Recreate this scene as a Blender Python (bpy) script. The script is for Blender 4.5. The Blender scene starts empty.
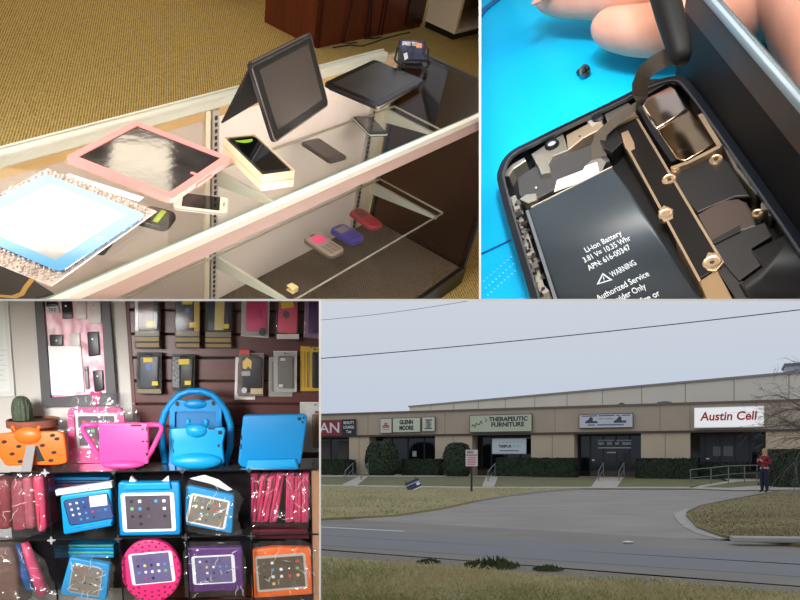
import bpy, bmesh, math, random
from mathutils import Vector, Matrix, noise as mnoise
random.seed(7)
SC = bpy.context.scene
COL = SC.collection
PI = math.pi
F, PX, PY = 683.0, 400.0, 455.0      # focal length and optical centre of the camera, in pixels of the 800x600 frame
CAM = Vector((0, 0, 1.6))

# ---------------------------------------------------------------- frames
def ray(u, v):
    return Vector(((u - PX) / F, 1.0, -(v - PY) / F))

class Frame:
    """A place with its own level plane; local x, y, z axes and an origin."""
    def __init__(s, ex, up, origin):
        ex = Vector(ex).normalized(); up = Vector(up)
        ez = (up - ex * up.dot(ex)).normalized(); ey = ez.cross(ex)
        s.R = Matrix((ex, ey, ez)).transposed(); s.O = Vector(origin)
        s.M = Matrix.Translation(s.O) @ s.R.to_4x4()
        s.Ri = s.R.transposed(); s.eye = s.Ri @ (CAM - s.O)
    def hit(s, u, v, axis=2, val=0.0):
        d = s.Ri @ ray(u, v)
        return s.eye + d * ((val - s.eye[axis]) / d[axis])
    def hitp(s, u, v, p, n):
        d = s.Ri @ ray(u, v)
        return s.eye + d * ((Vector(p) - s.eye).dot(n) / d.dot(n))
    def at(s, loc=(0, 0, 0), rz=0.0, rx=0.0, ry=0.0):
        return s.M @ Matrix.Translation(Vector(loc)) @ Matrix.Rotation(rz, 4, 'Z') @ Matrix.Rotation(ry, 4, 'Y') @ Matrix.Rotation(rx, 4, 'X')
    def axes(s, loc, ex, ez):
        ex = Vector(ex).normalized(); ez = Vector(ez); ez = (ez - ex * ez.dot(ex)).normalized(); ey = ez.cross(ex)
        return s.M @ Matrix.Translation(Vector(loc)) @ Matrix((ex, ey, ez)).transposed().to_4x4()

def fitrect(pts):
    """best rectangle through four corners given in order on a plane: centre, angle, width, height"""
    p = [Vector((q[0], q[1])) for q in pts]
    c = sum(p, Vector((0, 0))) / 4
    e1 = ((p[1] - p[0]) + (p[2] - p[3])) / 2; e2 = ((p[3] - p[0]) + (p[2] - p[1])) / 2
    s = 1 if e1.x * e2.y - e1.y * e2.x > 0 else -1
    a = math.atan2(e1.y, e1.x); b = math.atan2(e2.y, e2.x) - s * PI / 2
    while b - a > PI: b -= 2 * PI
    while a - b > PI: b += 2 * PI
    return c, (a + b) / 2, e1.length, e2.length

# ---------------------------------------------------------------- tagging
NOW = [None]            # the place being built
def tag(o, label=None, cat=None, group=None, kind=None):
    if label: o['label'] = label
    if cat: o['category'] = cat
    if group: o['group'] = group
    if kind: o['kind'] = kind
    return o
PLACE = {}
def thing(name, label, cat, T, group=None):
    o = bpy.data.objects.new(name, None); COL.objects.link(o)
    o.empty_display_size = 0.05
    o.matrix_world = T; PLACE[o.name] = NOW[0]
    return tag(o, label, cat, group)
def obj(name, g, mats, parent=None, T=None, smooth=False, label=None, cat=None, group=None, kind=None):
    me = bpy.data.meshes.new(name)
    bm = g.bm if isinstance(g, G) else g
    bm.normal_update()
    bm.to_mesh(me); bm.free()
    for m in (mats if isinstance(mats, (list, tuple)) else [mats]): me.materials.append(m)
    if smooth:
        me.polygons.foreach_set('use_smooth', [True] * len(me.polygons))
        if smooth != 'all':
            try: me.set_sharp_from_angle(angle=math.radians(40))
            except Exception: pass
    o = bpy.data.objects.new(name, me); COL.objects.link(o)
    if parent: o.parent = parent
    if T is not None: o.matrix_world = T
    PLACE[o.name] = NOW[0]
    return tag(o, label, cat, group, kind)
def copy_tree(o, T=None, parent=None):
    c = o.copy(); COL.objects.link(c); PLACE[c.name] = NOW[0]
    if parent is not None: c.parent = parent
    for ch in list(o.children): copy_tree(ch, None, c)
    if T is not None: c.matrix_world = T
    return c

# ---------------------------------------------------------------- shapes
def rr(w, h, r, n=4, cx=0, cy=0):
    r = min(r, w / 2 - 1e-5, h / 2 - 1e-5); pts = []
    for sx, sy, a0 in ((1, 1, 0), (-1, 1, 90), (-1, -1, 180), (1, -1, 270)):
        for k in range(n + 1):
            a = math.radians(a0 + 90 * k / n)
            pts.append((cx + sx * (w / 2 - r) + r * math.cos(a), cy + sy * (h / 2 - r) + r * math.sin(a)))
    return pts
def circ(r, n=16, cx=0, cy=0, ry=None):
    return [(cx + r * math.cos(2 * PI * k / n), cy + (ry or r) * math.sin(2 * PI * k / n)) for k in range(n)]
I4 = Matrix.Identity(4)
def TR(x=0, y=0, z=0, rx=0, ry=0, rz=0):
    return Matrix.Translation((x, y, z)) @ Matrix.Rotation(rz, 4, 'Z') @ Matrix.Rotation(ry, 4, 'Y') @ Matrix.Rotation(rx, 4, 'X')
def XZ(x=0, y=0, z=0, rz=0):
    """2D drawing stood upright: drawing x along x, drawing y along z, its thickness towards -y"""
    return Matrix.Translation((x, y, z)) @ Matrix.Rotation(rz, 4, 'Z') @ Matrix.Rotation(PI / 2, 4, 'X')

class G:
    def __init__(s): s.bm = bmesh.new()
    def _v(s, co, T): return s.bm.verts.new((T @ Vector(co)) if T is not None else co)
    def face(s, vs, mi=0):
        try:
            f = s.bm.faces.new(vs); f.material_index = mi; return f
        except ValueError: return None
    def poly(s, pts, mi=0, T=None):
        s.face([s._v(p if len(p) == 3 else (p[0], p[1], 0), T) for p in pts], mi); return s
    def box(s, x0, x1, y0, y1, z0, z1, mi=0, T=None, bev=0.0, seg=2):
        if bev > 0:
            b = min(bev, (x1 - x0) / 2.01, (y1 - y0) / 2.01, (z1 - z0) / 2.01)
            t = bmesh.new()
            bmesh.ops.create_cube(t, size=1.0)
            for v in t.verts: v.co = Vector(((x0 + x1) / 2 + v.co.x * (x1 - x0), (y0 + y1) / 2 + v.co.y * (y1 - y0), (z0 + z1) / 2 + v.co.z * (z1 - z0)))
            bmesh.ops.bevel(t, geom=t.edges[:], offset=b, segments=seg, profile=0.5, affect='EDGES')
            return s.add(t, mi, T)
        c = [(x, y, z) for x in (x0, x1) for y in (y0, y1) for z in (z0, z1)]
        v = [s._v(p, T) for p in c]
        for q in ((0, 1, 3, 2), (4, 6, 7, 5), (0, 4, 5, 1), (2, 3, 7, 6), (0, 2, 6, 4), (1, 5, 7, 3)): s.face([v[i] for i in q], mi)
        return s
    def add(s, t, mi=0, T=None):
        m = {}
        for v in t.verts: m[v] = s._v(v.co, T)
        for f in t.faces: s.face([m[v] for v in f.verts], mi)
        t.free(); return s
    def prism(s, pts, z0, z1, mi=0, T=None, bev=0.0, top=None, draft=1.0):
        """polygon extruded from z0 to z1; bev rounds the z1 rim"""
        c = Vector((sum(p[0] for p in pts) / len(pts), sum(p[1] for p in pts) / len(pts)))
        def loop(z, inset):
            out = []; n = len(pts)
            for i, p in enumerate(pts):
                a = Vector(pts[i - 1]); b = Vector(p); d = Vector(pts[(i + 1) % n])
                e1 = (b - a); e2 = (d - b)
                n1 = Vector((-e1.y, e1.x)); n2 = Vector((-e2.y, e2.x))
                if n1.length > 1e-12: n1.normalize()
                if n2.length > 1e-12: n2.normalize()
                nn = n1 + n2
                if nn.length < 1e-6: nn = n1
                nn = nn.normalized(); k = max(0.4, nn.dot(n1))
                q = b + nn * inset / k
                out.append(s._v((q.x, q.y, z), T))
            return out
        area = sum(pts[i - 1][0] * p[1] - p[0] * pts[i - 1][1] for i, p in enumerate(pts))
        if area < 0: pts = pts[::-1]
        if bev > 0:
            sg = 1 if z1 > z0 else -1
            loops = [loop(z0, 0)] + [loop(z1 - sg * bev * (1 - math.sin(a)), bev * (1 - math.cos(a))) for a in (0, PI / 6, PI / 3, PI / 2)]
        else: loops = [loop(z0, 0), loop(z1, 0)]
        n = len(pts)
        for A, Bq in zip(loops, loops[1:]):
            for i in range(n): s.face([A[i], A[(i + 1) % n], Bq[(i + 1) % n], Bq[i]], mi)
        s.face(loops[0][::-1], mi); s.face(loops[-1], mi if top is None else top)
        return s
    def ring(s, outer, inner, z0, z1, mi=0, T=None, bev=0.0):
        n = len(outer)
        a = [s._v((p[0], p[1], z0), T) for p in outer]; b = [s._v((p[0], p[1], z1), T) for p in outer]
        c = [s._v((p[0], p[1], z0), T) for p in inner]; d = [s._v((p[0], p[1], z1), T) for p in inner]
        for i in range(n):
            j = (i + 1) % n
            s.face([a[i], a[j], b[j], b[i]], mi); s.face([b[i], b[j], d[j], d[i]], mi)
            s.face([d[i], d[j], c[j], c[i]], mi); s.face([c[i], c[j], a[j], a[i]], mi)
        return s
    def tube(s, path, r, n=8, mi=0, T=None, closed=False, flat=None):
        P = [Vector(p) for p in path]; rs = r if isinstance(r, (list, tuple)) else [r] * len(P)
        loops = []; prev = None
        for i, p in enumerate(P):
            if closed: t = P[(i + 1) % len(P)] - P[i - 1]
            else: t = P[min(i + 1, len(P) - 1)] - P[max(i - 1, 0)]
            t = t.normalized() if t.length > 1e-9 else Vector((0, 0, 1))
            if prev is None:
                u = t.cross(Vector((0, 0, 1)))
                if u.length < 1e-3: u = t.cross(Vector((1, 0, 0)))
                u.normalize()
            else:
                u = prev - t * prev.dot(t)
                u = u.normalized() if u.length > 1e-6 else t.orthogonal().normalized()
            prev = u; w = t.cross(u); fw = flat if flat else 1.0
            loops.append([s._v(p + u * rs[i] * math.cos(2 * PI * k / n) + w * rs[i] * fw * math.sin(2 * PI * k / n), T) for k in range(n)])
        m = len(loops)
        for i in range(m if closed else m - 1):
            A, Bq = loops[i], loops[(i + 1) % m]
            for k in range(n): s.face([A[k], A[(k + 1) % n], Bq[(k + 1) % n], Bq[k]], mi)
        if not closed: s.face(loops[0][::-1], mi); s.face(loops[-1], mi)
        return s
    def lathe(s, prof, n=20, mi=0, T=None):
        loops = [[s._v((r * math.cos(2 * PI * k / n), r * math.sin(2 * PI * k / n), z), T) for k in range(n)] for r, z in prof]
        for A, Bq in zip(loops, loops[1:]):
            for k in range(n): s.face([A[k], A[(k + 1) % n], Bq[(k + 1) % n], Bq[k]], mi)
        s.face(loops[0][::-1], mi); s.face(loops[-1], mi); return s
    def ball(s, c, rx, ry=None, rz=None, mi=0, T=None, u=14, v=9, lump=0.0):
        t = bmesh.new(); bmesh.ops.create_uvsphere(t, u_segments=u, v_segments=v, radius=1.0)
        for q in t.verts:
            k = 1 + (lump * mnoise.noise(q.co * 2.3 + Vector(c) * 7) if lump else 0)
            q.co = Vector((c[0] + q.co.x * rx * k, c[1] + q.co.y * (ry or rx) * k, c[2] + q.co.z * (rz or rx) * k))
        return s.add(t, mi, T)
    def grid(s, nx, ny, fn, mi=0, T=None):
        vs = [[s._v(fn(i / nx, j / ny), T) for i in range(nx + 1)] for j in range(ny + 1)]
        for j in range(ny):
            for i in range(nx): s.face([vs[j][i], vs[j][i + 1], vs[j + 1][i + 1], vs[j + 1][i]], mi)
        return s
    def strip(s, a, b, mi=0, T=None):
        """faces between two equally long polylines"""
        A = [s._v(p, T) for p in a]; Bq = [s._v(p, T) for p in b]
        for i in range(len(A) - 1): s.face([A[i], A[i + 1], Bq[i + 1], Bq[i]], mi)
        return s
    def text(s, txt, size, T=None, mi=0, depth=0.0, bold=0.0, width=None, align='CENTER', shear=0.0, space=1.0):
        cu = bpy.data.curves.new('t', 'FONT'); cu.body = txt; cu.size = size
        cu.align_x = align; cu.align_y = 'CENTER'; cu.offset = bold * size; cu.extrude = depth; cu.resolution_u = 3
        cu.shear = shear; cu.space_character = space
        o = bpy.data.objects.new('t', cu); COL.objects.link(o)
        dg = bpy.context.evaluated_depsgraph_get(); me = bpy.data.meshes.new_from_object(o.evaluated_get(dg))
        bpy.data.objects.remove(o); bpy.data.curves.remove(cu)
        xs = [v.co.x for v in me.vertices] or [0, 1]
        k = 1.0
        if width: k = width / max(1e-6, max(xs) - min(xs))
        t = bmesh.new(); t.from_mesh(me); bpy.data.meshes.remove(me)
        for v in t.verts: v.co.x *= k
        return s.add(t, mi, T)

# ---------------------------------------------------------------- materials
def lin(c):
    return tuple(((x / 255) / 12.92 if x <= 10.31 else ((x / 255 + 0.055) / 1.055) ** 2.4) for x in c[:3]) + (1.0,)
MATS = {}
def nt(name):
    m = bpy.data.materials.new(name); m.use_nodes = True; n = m.node_tree; n.nodes.clear()
    out = n.nodes.new('ShaderNodeOutputMaterial'); return m, n, out
def M(name, col, rough=0.5, metal=0.0, spec=0.5, coat=0.0, vary=None, col2=None, bump=None, stretch=(1, 1, 1), sheen=0.0, emit=0.0):
    """principled; vary=(scale, contrast) mixes col -> col2 by noise; bump=(scale, strength)"""
    if name in MATS: return MATS[name]
    m, n, out = nt(name)
    p = n.nodes.new('ShaderNodeBsdfPrincipled'); n.links.new(p.outputs[0], out.inputs[0])
    p.inputs['Base Color'].default_value = lin(col); p.inputs['Roughness'].default_value = rough
    p.inputs['Metallic'].default_value = metal; p.inputs['Specular IOR Level'].default_value = spec
    p.inputs['Coat Weight'].default_value = coat; p.inputs['Coat Roughness'].default_value = 0.08
    if sheen: p.inputs['Sheen Weight'].default_value = sheen
    if emit:
        p.inputs['Emission Color'].default_value = lin(col); p.inputs['Emission Strength'].default_value = emit
    if vary or bump:
        tc = n.nodes.new('ShaderNodeTexCoord'); mp = n.nodes.new('ShaderNodeMapping'); mp.inputs['Scale'].default_value = stretch
        n.links.new(tc.outputs['Object'], mp.inputs[0])
    if vary:
        t = n.nodes.new('ShaderNodeTexNoise'); t.inputs['Scale'].default_value = vary[0]; t.inputs['Detail'].default_value = 5
        r = n.nodes.new('ShaderNodeValToRGB'); k = max(0.02, 0.5 - vary[1] / 2)
        r.color_ramp.elements[0].position = k; r.color_ramp.elements[1].position = 1 - k
        r.color_ramp.elements[0].color = lin(col); r.color_ramp.elements[1].color = lin(col2 or tuple(min(255, x * 1.15) for x in col))
        n.links.new(mp.outputs[0], t.inputs['Vector']); n.links.new(t.outputs['Fac'], r.inputs[0]); n.links.new(r.outputs[0], p.inputs['Base Color'])
    if bump:
        t = n.nodes.new('ShaderNodeTexNoise'); t.inputs['Scale'].default_value = bump[0]; t.inputs['Detail'].default_value = 4
        b = n.nodes.new('ShaderNodeBump'); b.inputs['Strength'].default_value = bump[1]; b.inputs['Distance'].default_value = 0.01
        n.links.new(mp.outputs[0], t.inputs['Vector']); n.links.new(t.outputs['Fac'], b.inputs['Height']); n.links.new(b.outputs[0], p.inputs['Normal'])
    MATS[name] = m; return m
def CLEAR(name, tint=(245, 250, 248), refl=1.0, rough=0.02, ior=1.45, bump=None, white=0.0):
    """thin clear sheet: lets light straight through, mirrors by Fresnel; white = share of milky scatter"""
    if name in MATS: return MATS[name]
    m, n, out = nt(name)
    t = n.nodes.new('ShaderNodeBsdfTransparent'); t.inputs[0].default_value = lin(tint)
    g = n.nodes.new('ShaderNodeBsdfGlossy'); g.inputs['Roughness'].default_value = rough
    fr = n.nodes.new('ShaderNodeLayerWeight'); fr.inputs['Blend'].default_value = 0.5
    pw = n.nodes.new('ShaderNodeMath'); pw.operation = 'POWER'; pw.inputs[1].default_value = 5.0
    f0 = ((ior - 1) / (ior + 1)) ** 2
    ma = n.nodes.new('ShaderNodeMath'); ma.operation = 'MULTIPLY_ADD'; ma.inputs[1].default_value = 1 - f0; ma.inputs[2].default_value = f0
    mu = n.nodes.new('ShaderNodeMath'); mu.operation = 'MULTIPLY'; mu.inputs[1].default_value = refl; mu.use_clamp = True
    mx = n.nodes.new('ShaderNodeMixShader')
    n.links.new(fr.outputs['Facing'], pw.inputs[0]); n.links.new(pw.outputs[0], ma.inputs[0]); n.links.new(ma.outputs[0], mu.inputs[0]); n.links.new(mu.outputs[0], mx.inputs[0]); n.links.new(t.outputs[0], mx.inputs[1]); n.links.new(g.outputs[0], mx.inputs[2])
    last = mx
    if white:
        d = n.nodes.new('ShaderNodeBsdfDiffuse'); d.inputs[0].default_value = (.9, .9, .9, 1)
        m2 = n.nodes.new('ShaderNodeMixShader'); m2.inputs[0].default_value = white
        n.links.new(mx.outputs[0], m2.inputs[1]); n.links.new(d.outputs[0], m2.inputs[2]); last = m2
    if bump:
        tc = n.nodes.new('ShaderNodeTexCoord'); tx = n.nodes.new('ShaderNodeTexNoise'); tx.inputs['Scale'].default_value = bump[0]; tx.inputs['Detail'].default_value = 3
        b = n.nodes.new('ShaderNodeBump'); b.inputs['Strength'].default_value = bump[1]; b.inputs['Distance'].default_value = 0.02
        n.links.new(tc.outputs['Object'], tx.inputs['Vector']); n.links.new(tx.outputs['Fac'], b.inputs['Height'])
        n.links.new(b.outputs[0], g.inputs['Normal']); n.links.new(b.outputs[0], fr.inputs['Normal'])
    n.links.new(last.outputs[0], out.inputs[0]); MATS[name] = m; return m
def nodes_of(name):
    m, n, out = nt(name)
    p = n.nodes.new('ShaderNodeBsdfPrincipled'); n.links.new(p.outputs[0], out.inputs[0]); MATS[name] = m
    return m, n, p
def RIBBED(name, c1, c2, pitch, rough=0.9, angle=0.0, nscale=60, depth=0.6, c3=None, cross=None):
    """woven or ribbed cloth: stripes of two colours with noise, bumped"""
    if name in MATS: return MATS[name]
    m, n, p = nodes_of(name)
    p.inputs['Roughness'].default_value = rough; p.inputs['Specular IOR Level'].default_value = 0.15
    tc = n.nodes.new('ShaderNodeTexCoord'); mp = n.nodes.new('ShaderNodeMapping'); mp.inputs['Rotation'].default_value = (0, 0, angle)
    n.links.new(tc.outputs['Object'], mp.inputs[0])
    w = n.nodes.new('ShaderNodeTexWave'); w.wave_type = 'BANDS'; w.bands_direction = 'X'; w.inputs['Scale'].default_value = 0.314 / pitch
    w.inputs['Distortion'].default_value = 0.6; w.inputs['Detail'].default_value = 2; w.inputs['Detail Scale'].default_value = 2.0
    ns = n.nodes.new('ShaderNodeTexNoise'); ns.inputs['Scale'].default_value = nscale; ns.inputs['Detail'].default_value = 4
    n.links.new(mp.outputs[0], w.inputs[0]); n.links.new(mp.outputs[0], ns.inputs['Vector'])
    mx = n.nodes.new('ShaderNodeMath'); mx.operation = 'MULTIPLY_ADD'; mx.inputs[1].default_value = depth
    n.links.new(w.outputs['Fac'], mx.inputs[0]); n.links.new(ns.outputs['Fac'], mx.inputs[2])
    src = mx
    if cross:
        w2 = n.nodes.new('ShaderNodeTexWave'); w2.bands_direction = 'Y'; w2.inputs['Scale'].default_value = 0.314 / cross; w2.inputs['Distortion'].default_value = 0.5
        n.links.new(mp.outputs[0], w2.inputs[0])
        m2 = n.nodes.new('ShaderNodeMath'); m2.operation = 'MULTIPLY_ADD'; m2.inputs[1].default_value = depth * 0.6
        n.links.new(w2.outputs['Fac'], m2.inputs[0]); n.links.new(mx.outputs[0], m2.inputs[2]); src = m2
    r = n.nodes.new('ShaderNodeValToRGB'); r.color_ramp.elements[0].position = 0.35; r.color_ramp.elements[1].position = 0.55 + depth * (0.8 if not cross else 1.2)
    r.color_ramp.elements[0].color = lin(c1); r.color_ramp.elements[1].color = lin(c2)
    n.links.new(src.outputs[0], r.inputs[0]); n.links.new(r.outputs[0], p.inputs['Base Color'])
    b = n.nodes.new('ShaderNodeBump'); b.inputs['Strength'].default_value = 0.5; b.inputs['Distance'].default_value = pitch * 0.4
    n.links.new(src.outputs[0], b.inputs['Height']); n.links.new(b.outputs[0], p.inputs['Normal'])
    return m

def spot(name, T_from, T_to, power, col=(255, 255, 255), angle=60, blend=0.6, radius=0.15):
    d = bpy.data.lights.new(name, 'SPOT'); d.energy = power; d.color = lin(col)[:3]; d.spot_size = math.radians(angle); d.spot_blend = blend; d.shadow_soft_size = radius
    o = bpy.data.objects.new(name, d); COL.objects.link(o); o.location = T_from
    o.rotation_euler = (Vector(T_to) - Vector(T_from)).to_track_quat('-Z', 'Y').to_euler(); return o
def area(name, T_from, T_to, power, sx, sy, col=(255, 255, 255), spread=180):
    d = bpy.data.lights.new(name, 'AREA'); d.energy = power; d.color = lin(col)[:3]; d.shape = 'RECTANGLE'; d.size = sx; d.size_y = sy; d.spread = math.radians(spread)
    o = bpy.data.objects.new(name, d); COL.objects.link(o); o.location = T_from
    o.rotation_euler = (Vector(T_to) - Vector(T_from)).to_track_quat('-Z', 'Y').to_euler(); return o
# ================================================================ room one: glass display case of tablets and phones
NOW[0] = 1
O1 = CAM + ray(240, 217.5) * 1.4
def vdir(x, y, z): return Vector((x, z, -y))
S1 = Frame(vdir(590, -562, 683), vdir(197, -625, -683), O1)
ZF, ZD, ZU, ZL, YB, XR = -0.715, -0.645, -0.19, -0.465, 0.445, 1.275
carpet = RIBBED('carpet_loop', (108, 88, 40), (194, 166, 102), 0.011, 0.95, angle=0.75, nscale=90, depth=0.55)
steel = M('brushed_steel', (205, 198, 192), 0.38, 0.85, bump=(300, 0.02))
alu = M('pale_metal', (196, 196, 184), 0.42, 0.2)
blackpl = M('black_plastic', (20, 19, 20), 0.35)
blackgl = M('black_glass', (10, 10, 12), 0.05, spec=0.5, coat=0.4)
darkmat = M('dark_grey_plastic', (46, 44, 44), 0.5)
whitepl = M('white_plastic', (238, 234, 228), 0.4)
silver = M('silver_metal', (200, 200, 205), 0.3, 0.8)
whitepan = M('white_laminate', (236, 222, 216), 0.5, vary=(3, 0.6), col2=(228, 214, 208))
tanwood = M('tan_wood', (206, 172, 118), 0.5, vary=(9, 0.8), col2=(180, 142, 88), stretch=(1, 8, 8))
greypan = M('grey_laminate', (188, 172, 164), 0.5)
deckm = RIBBED('deck_carpet', (62, 50, 38), (98, 82, 64), 0.009, 0.95, angle=0.75, nscale=80, depth=0.5)
tint = CLEAR('smoked_glass', (150, 128, 108), 0.12)
clear = CLEAR('case_glass', (253, 254, 253), 0.3)
edgeg = M('glass_edge_green', (118, 150, 132), 0.2)

g = G(); g.box(-3, 7.2, -1.2, 5.5, ZF - 0.05, ZF)
obj('floor', g, carpet, T=S1.at(), kind='structure')

# ---- the case
LIFT = 0.0012
case = thing('display_case', 'long glass display case with pale metal rails and smoked glass end', 'display case', S1.at((0, 0, ZF)))
def cz(*a, **k): return a
def part(name, g, m, smooth=False, parent=None, label=None):
    bmesh.ops.translate(g.bm, verts=g.bm.verts, vec=(0, 0, -ZF)); return obj(name, g, m, parent or case, smooth=smooth, label=label)
X0 = -1.0
g = G(); g.box(X0, XR, 0.004, YB - 0.012, -0.006, 0.0); part('glass_top', g, clear)
g = G(); g.box(X0, XR, 0.0, 0.006, -0.007, 0.001); part('glass_edge', g, edgeg)
g = G(); g.box(X0, XR, -0.012, 0.003, -0.015, 0.0015, bev=0.002); part('top_lip', g, M('white_lip', (228, 222, 208), 0.45))
g = G(); g.box(X0, XR, -0.010, 0.004, -0.047, -0.015, bev=0.002); part('front_rail', g, M('rail_pink_reflection', (196, 164, 154), 0.45, 0.1))  # pinkish reflection on the steel channel put into its base colour
g = G(); g.box(X0, 1.135, YB - 0.022, YB + 0.012, -0.022, 0.006, bev=0.004); g.box(X0, 1.135, YB - 0.003, YB + 0.001, 0.006, 0.009); part('back_rail', g, alu, label='pale ribbed metal back rail')
g = G(); g.box(X0, 1.245, YB - 0.006, YB + 0.012, -0.052, -0.022); part('wood_rail', g, tanwood)
g = G(); g.box(X0, 0.36, YB, YB + 0.012, ZD, -0.052); bp = part('back_panel', g, greypan, label='grey sliding back panel')
g = G(); g.prism(rr(0.05, 0.016, 0.0079), 0, 0.004, T=XZ(0.285, YB, -0.135 - ZF)); obj('finger_pull', g, M('brass_pull', (150, 128, 100), 0.4, 0.4), bp)
g = G(); g.box(0.36, 1.235, YB, YB + 0.012, ZD, -0.052); part('back_panel', g, whitepan, label='white sliding back panel')
g = G(); g.box(X0, XR, -0.002, YB + 0.01, ZD - 0.04, ZD); part('deck', g, deckm)
g = G(); g.box(XR - 0.006, XR, 0.0, YB, ZD, -0.004); part('end_glass', g, tint)
g = G(); g.box(X0, XR, -0.001, 0.003, ZD, -0.047); part('front_glass', g, CLEAR('front_glass', (254, 254, 254), 0.12))
blkm = M('black_anodised', (30, 26, 22), 0.35, 0.3)
for y in (-0.008, YB - 0.002):
    g = G(); g.box(XR - 0.010, XR + 0.012, y, y + 0.014, ZF, -0.006, bev=0.002); part('corner_post', g, blkm)
g = G(); g.box(X0, XR + 0.010, -0.012, 0.006, ZF, ZD + 0.008, bev=0.003); part('bottom_rail', g, blkm)
g = G(); g.box(XR - 0.008, XR + 0.012, 0.0, YB, -0.012, 0.002, bev=0.002); part('end_rail', g, blkm)
g = G(); g.box(XR - 0.008, XR + 0.012, 0.0, YB, ZF, ZD, bev=0.002); part('end_rail', g, blkm)
for xp, wd in ((0.372, 0.024), (1.128, 0.022)):
    g = G(); g.box(xp - wd / 2, xp + wd / 2, YB - 0.012, YB, ZD, -0.03)
    for k in range(34):
        z = -0.05 - k * 0.0175; g.box(xp - 0.004, xp + 0.004, YB - 0.0135, YB - 0.011, z - 0.005, z + 0.005, mi=1)
    part('shelf_standard', g, [steel, M('slot_dark', (40, 36, 32), 0.6)])
    if xp > 1:
        g = G(); g.box(xp + 0.014, xp + 0.095, YB - 0.008, YB, ZD, -0.085); part('end_strip', g, M('cream_strip', (226, 212, 190), 0.5))
        g = G(); g.lathe([(0.006, 0), (0.006, 0.004), (0.003, 0.006)], 12, T=TR(xp + 0.045, YB - 0.008, -0.245, rx=PI / 2)); part('knob', g, M('dark_screw', (96, 66, 40), 0.5))
    else:
        g = G(); g.box(xp - 0.032, xp - 0.016, YB - 0.008, YB, ZD, -0.03); part('end_strip', g, M('cream_strip', (226, 212, 190), 0.5))
for xb, z, dep in ((0.385, ZU, 0.21), (1.215, ZU, 0.20), (0.385, ZL, 0.30), (1.215, ZL, 0.30)):
    g = G(); g.prism([(0, 0), (dep, 0), (dep, -0.010), (0.0, -0.045)], -0.006, 0.006, T=TR(xb, YB - 0.008, z - 0.006, rz=-PI / 2) @ Matrix.Rotation(PI / 2, 4, 'X'))
    part('shelf_bracket', g, alu)
gl = CLEAR('shelf_glass', (252, 253, 252), 0.22)
for z, yf in ((ZU, 0.22), (ZL, 0.135)):
    g = G(); g.box(X0, 1.255, yf, YB - 0.012, z - 0.006, z); sh = part('glass_shelf', g, gl)
    g = G(); g.box(X0, 1.255, yf - 0.001, yf + 0.0012, z - 0.006 - ZF, z - ZF); g.box(1.254, 1.256, yf, YB - 0.012, z - 0.006 - ZF, z - ZF); g.box(X0, 1.255, YB - 0.0135, YB - 0.011, z - 0.006 - ZF, z - ZF)
    obj('polished_edge', g, M('glass_edge_pale', (176, 168, 150), 0.25), sh)

def quad_T(px, z):
    """frame, width and depth of a flat thing from the pixels of its four corners on a level z"""
    c, a, w, h = fitrect([S1.hit(u, v, 2, z) for u, v in px])
    return S1.at((c.x, c.y, z + LIFT), a), w, h

# ---- pink folio tablet on the glass top
T, w, h = quad_T([(70, 157), (173, 205), (228, 158), (135, 122)], 0.012)
T = T @ TR(0, 0, -0.0115)
pinkm = M('pink_leather', (240, 146, 142), 0.5, bump=(400, 0.1))
t = thing('folio_tablet', 'tablet in an open pale pink leather folio on the counter glass', 'tablet', T)
g = G(); g.prism(rr(w * 0.97, h * 0.96, 0.006), 0, 0.003, T=TR(-0.006, -0.004, 0)); obj('folio_back', g, M('folio_tan', (178, 140, 112), 0.7), t, label='tan suede back flap of the folio')
g = G(); g.prism(rr(w * 0.985, h * 0.985, 0.008), 0.003, 0.010, bev=0.003); obj('tablet_body', g, darkmat, t)
g = G(); g.ring(rr(w, h, 0.009), rr(w - 0.036, h - 0.036, 0.002), 0.0035, 0.0145)
g.prism(rr(0.022, 0.008, 0.003, cx=w / 2 - 0.02, cy=-0.0), 0.010, 0.0146); g.box(w / 2 - 0.002, w / 2 + 0.004, -0.03, 0.03, 0.004, 0.010, bev=0.001)
obj('leather_frame', g, pinkm, t, smooth=True)
g = G(); g.prism(rr(w - 0.037, h - 0.037, 0.001), 0.010, 0.0128); obj('screen', g, M('smeared_black_glass', (16, 16, 18), 0.06, coat=0.6, vary=(14, 0.5), col2=(58, 56, 60), bump=(30, 0.05)), t)
g = G(); g.prism(circ(0.007, 14, w / 2 - 0.021, 0), 0.0128, 0.0135); obj('home_button', g, blackpl, t)

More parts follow.
